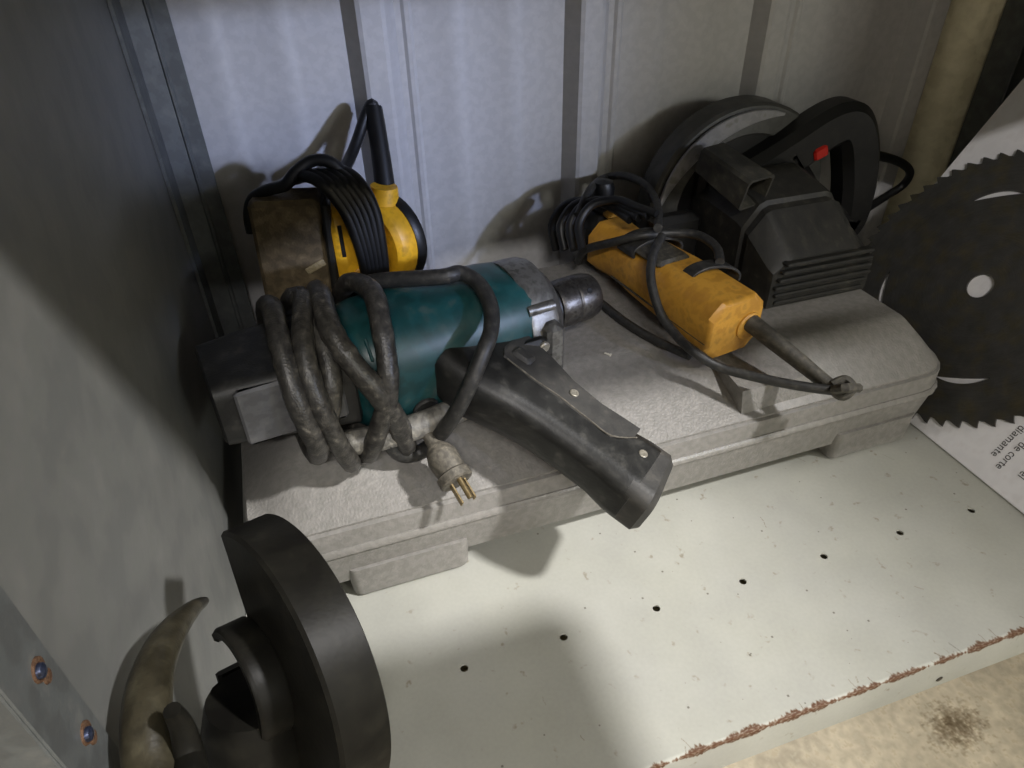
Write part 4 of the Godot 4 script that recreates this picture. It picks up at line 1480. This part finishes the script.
func plate_with_holes(m: MB, outer: PackedVector2Array, holes: Array, t: float) -> void:
	# cut the outline into sectors and clip each hole out of them
	var start := m.v.size()
	var N := 24
	for k in N:
		var a0 := TAU * k / N
		var a1 := TAU * (k + 1) / N
		var wedge := PackedVector2Array([Vector2.ZERO, Vector2(cos(a0), sin(a0)) * 0.3, Vector2(cos(a1), sin(a1)) * 0.3])
		var pieces: Array = Geometry2D.intersect_polygons(outer, wedge)
		for h in holes:
			var nxt := []
			for p in pieces:
				for r in Geometry2D.clip_polygons(p, h):
					nxt.append(r)
			pieces = nxt
		for p in pieces:
			var idx := Geometry2D.triangulate_polygon(p)
			for i in range(0, idx.size(), 3):
				var a: Vector2 = p[idx[i]]
				var b: Vector2 = p[idx[i + 1]]
				var c: Vector2 = p[idx[i + 2]]
				if (b - a).cross(c - a) < 0:
					var q := b
					b = c
					c = q
				m.v.append(Vector3(a.x, a.y, t / 2)); m.v.append(Vector3(b.x, b.y, t / 2)); m.v.append(Vector3(c.x, c.y, t / 2))
				m.v.append(Vector3(a.x, a.y, -t / 2)); m.v.append(Vector3(c.x, c.y, -t / 2)); m.v.append(Vector3(b.x, b.y, -t / 2))
	var rims := [[outer, 1.0]]
	for h in holes:
		rims.append([h, -1.0])
	for e in rims:
		var P: PackedVector2Array = e[0]
		if Geometry2D.is_polygon_clockwise(P) == (e[1] > 0):
			P.reverse()
		for i in P.size():
			var a := P[i]
			var b := P[(i + 1) % P.size()]
			m.q(Vector3(a.x, a.y, -t / 2), Vector3(b.x, b.y, -t / 2), Vector3(b.x, b.y, t / 2), Vector3(a.x, a.y, t / 2))
	m.orient(start)

# ---------------------------------------------------------------- grinder guard
func build_guard() -> void:
	var t := thing("guarded_grinder", "upright grinder with dark half round disc guard beside the left panel", "grinder", Vector3(-0.06, 0.0, -0.20))
	var c := Vector3(-0.058, 0.1788, -0.2103)
	var n := Vector3(-0.894, 0.209, 0.396).normalized()
	var a := Vector3.UP.cross(n).normalized()
	var b := n.cross(a)
	var R := 0.0690
	var w := 0.0232
	var F := Transform3D(Basis(a, b, n), c)
	# rim band plus face, one pressed sheet: L section swept round
	var g := MB.new()
	g.xf = F
	g.crease = 40
	var secs := []
	for i in 49:
		var th := deg_to_rad(lerpf(-80, 128, i / 48.0))
		var d := Vector3(cos(th), sin(th), 0)
		var s := PackedVector3Array()
		for e in [[R, -w], [R + 0.0008, -w + 0.0006], [R, -0.0016], [R - 0.0016, 0.0], [0.024, 0.0], [0.024, -0.0016], [R - 0.0024, -0.0016], [R - 0.0016, -0.003], [R - 0.0014, -w]]:
			s.append(d * e[0] + Vector3(0, 0, e[1]))
		secs.append(s)
	g.loft(secs)
	part("disc_guard", g, M.guard_black, t)
	# clamp collar in front of the face
	var col := MB.new()
	col.xf = F
	secs = []
	for i in 41:
		var th := deg_to_rad(lerpf(-150, 150, i / 40.0))
		var d := Vector3(cos(th), sin(th), 0)
		var s := PackedVector3Array()
		for e in [[0.0270, -0.001], [0.0285, 0.001], [0.0285, 0.0125], [0.0270, 0.0145], [0.0240, 0.0145], [0.0225, 0.0130], [0.0225, -0.001]]:
			s.append(d * e[0] + Vector3(0, 0, e[1]))
		secs.append(s)
	col.loft(secs)
	part("clamp_collar", col, M.guard_black, t)
	var hn := MB.new()
	hn.tube([Vector3(-0.0830, 0.1885, -0.2537), Vector3(-0.0840, 0.2006, -0.2412), Vector3(-0.0860, 0.2165, -0.2206), Vector3(-0.0880, 0.2285, -0.1998), Vector3(-0.0890, 0.2341, -0.1810), Vector3(-0.0890, 0.2334, -0.1652), Vector3(-0.0880, 0.2282, -0.1527), Vector3(-0.0840, 0.2247, -0.1408)], [0.0020, 0.0036, 0.0056, 0.0072, 0.0082, 0.0090, 0.0095, 0.0095], 5, 14)
	part("curved_lever", hn, M.horn, t)
	var h2 := MB.new()
	h2.tube([Vector3(-0.0750, 0.2509, -0.1563), Vector3(-0.0750, 0.2395, -0.1560), Vector3(-0.0750, 0.2292, -0.1496), Vector3(-0.0720, 0.2355, -0.1320)], [0.0030, 0.0042, 0.0055, 0.0060], 5, 12)
	part("clamp_screw", h2, M.guard_black, t)
	# gear head and body standing on the shelf below
	var gh := MB.new()
	gh.tube([c + n * 0.012 + Vector3(0.004, -0.004, 0.004), Vector3(-0.068, 0.150, -0.196), Vector3(-0.066, 0.120, -0.198)], [0.020, 0.026, 0.028], 4, 18)
	part("gear_head", gh, M.guard_black, t)
	var bd := MB.new()
	bd.tube([Vector3(-0.066, 0.124, -0.198), Vector3(-0.064, 0.08, -0.198), Vector3(-0.062, 0.03, -0.198), Vector3(-0.062, 0.0, -0.198)], [0.028, 0.027, 0.030, 0.028], 4, 20)
	part("body", bd, M.black, t)

func build_chip() -> void:
	var o := MB.new()
	o.box(Vector3(0.2435, 0.1165, -0.480), Vector3(0.0022, 0.001, 0.006), 0.0003, Basis(Vector3.UP, 0.6))
	o.box(Vector3(0.2455, 0.1165, -0.4775), Vector3(0.0016, 0.001, 0.004), 0.0003, Basis(Vector3.UP, -0.7))
	var m := part("paint_chip", o, M.chip, self)
	m.set_meta("label", "tiny white paint chip lying on the case lid")
	m.set_meta("category", "chip")
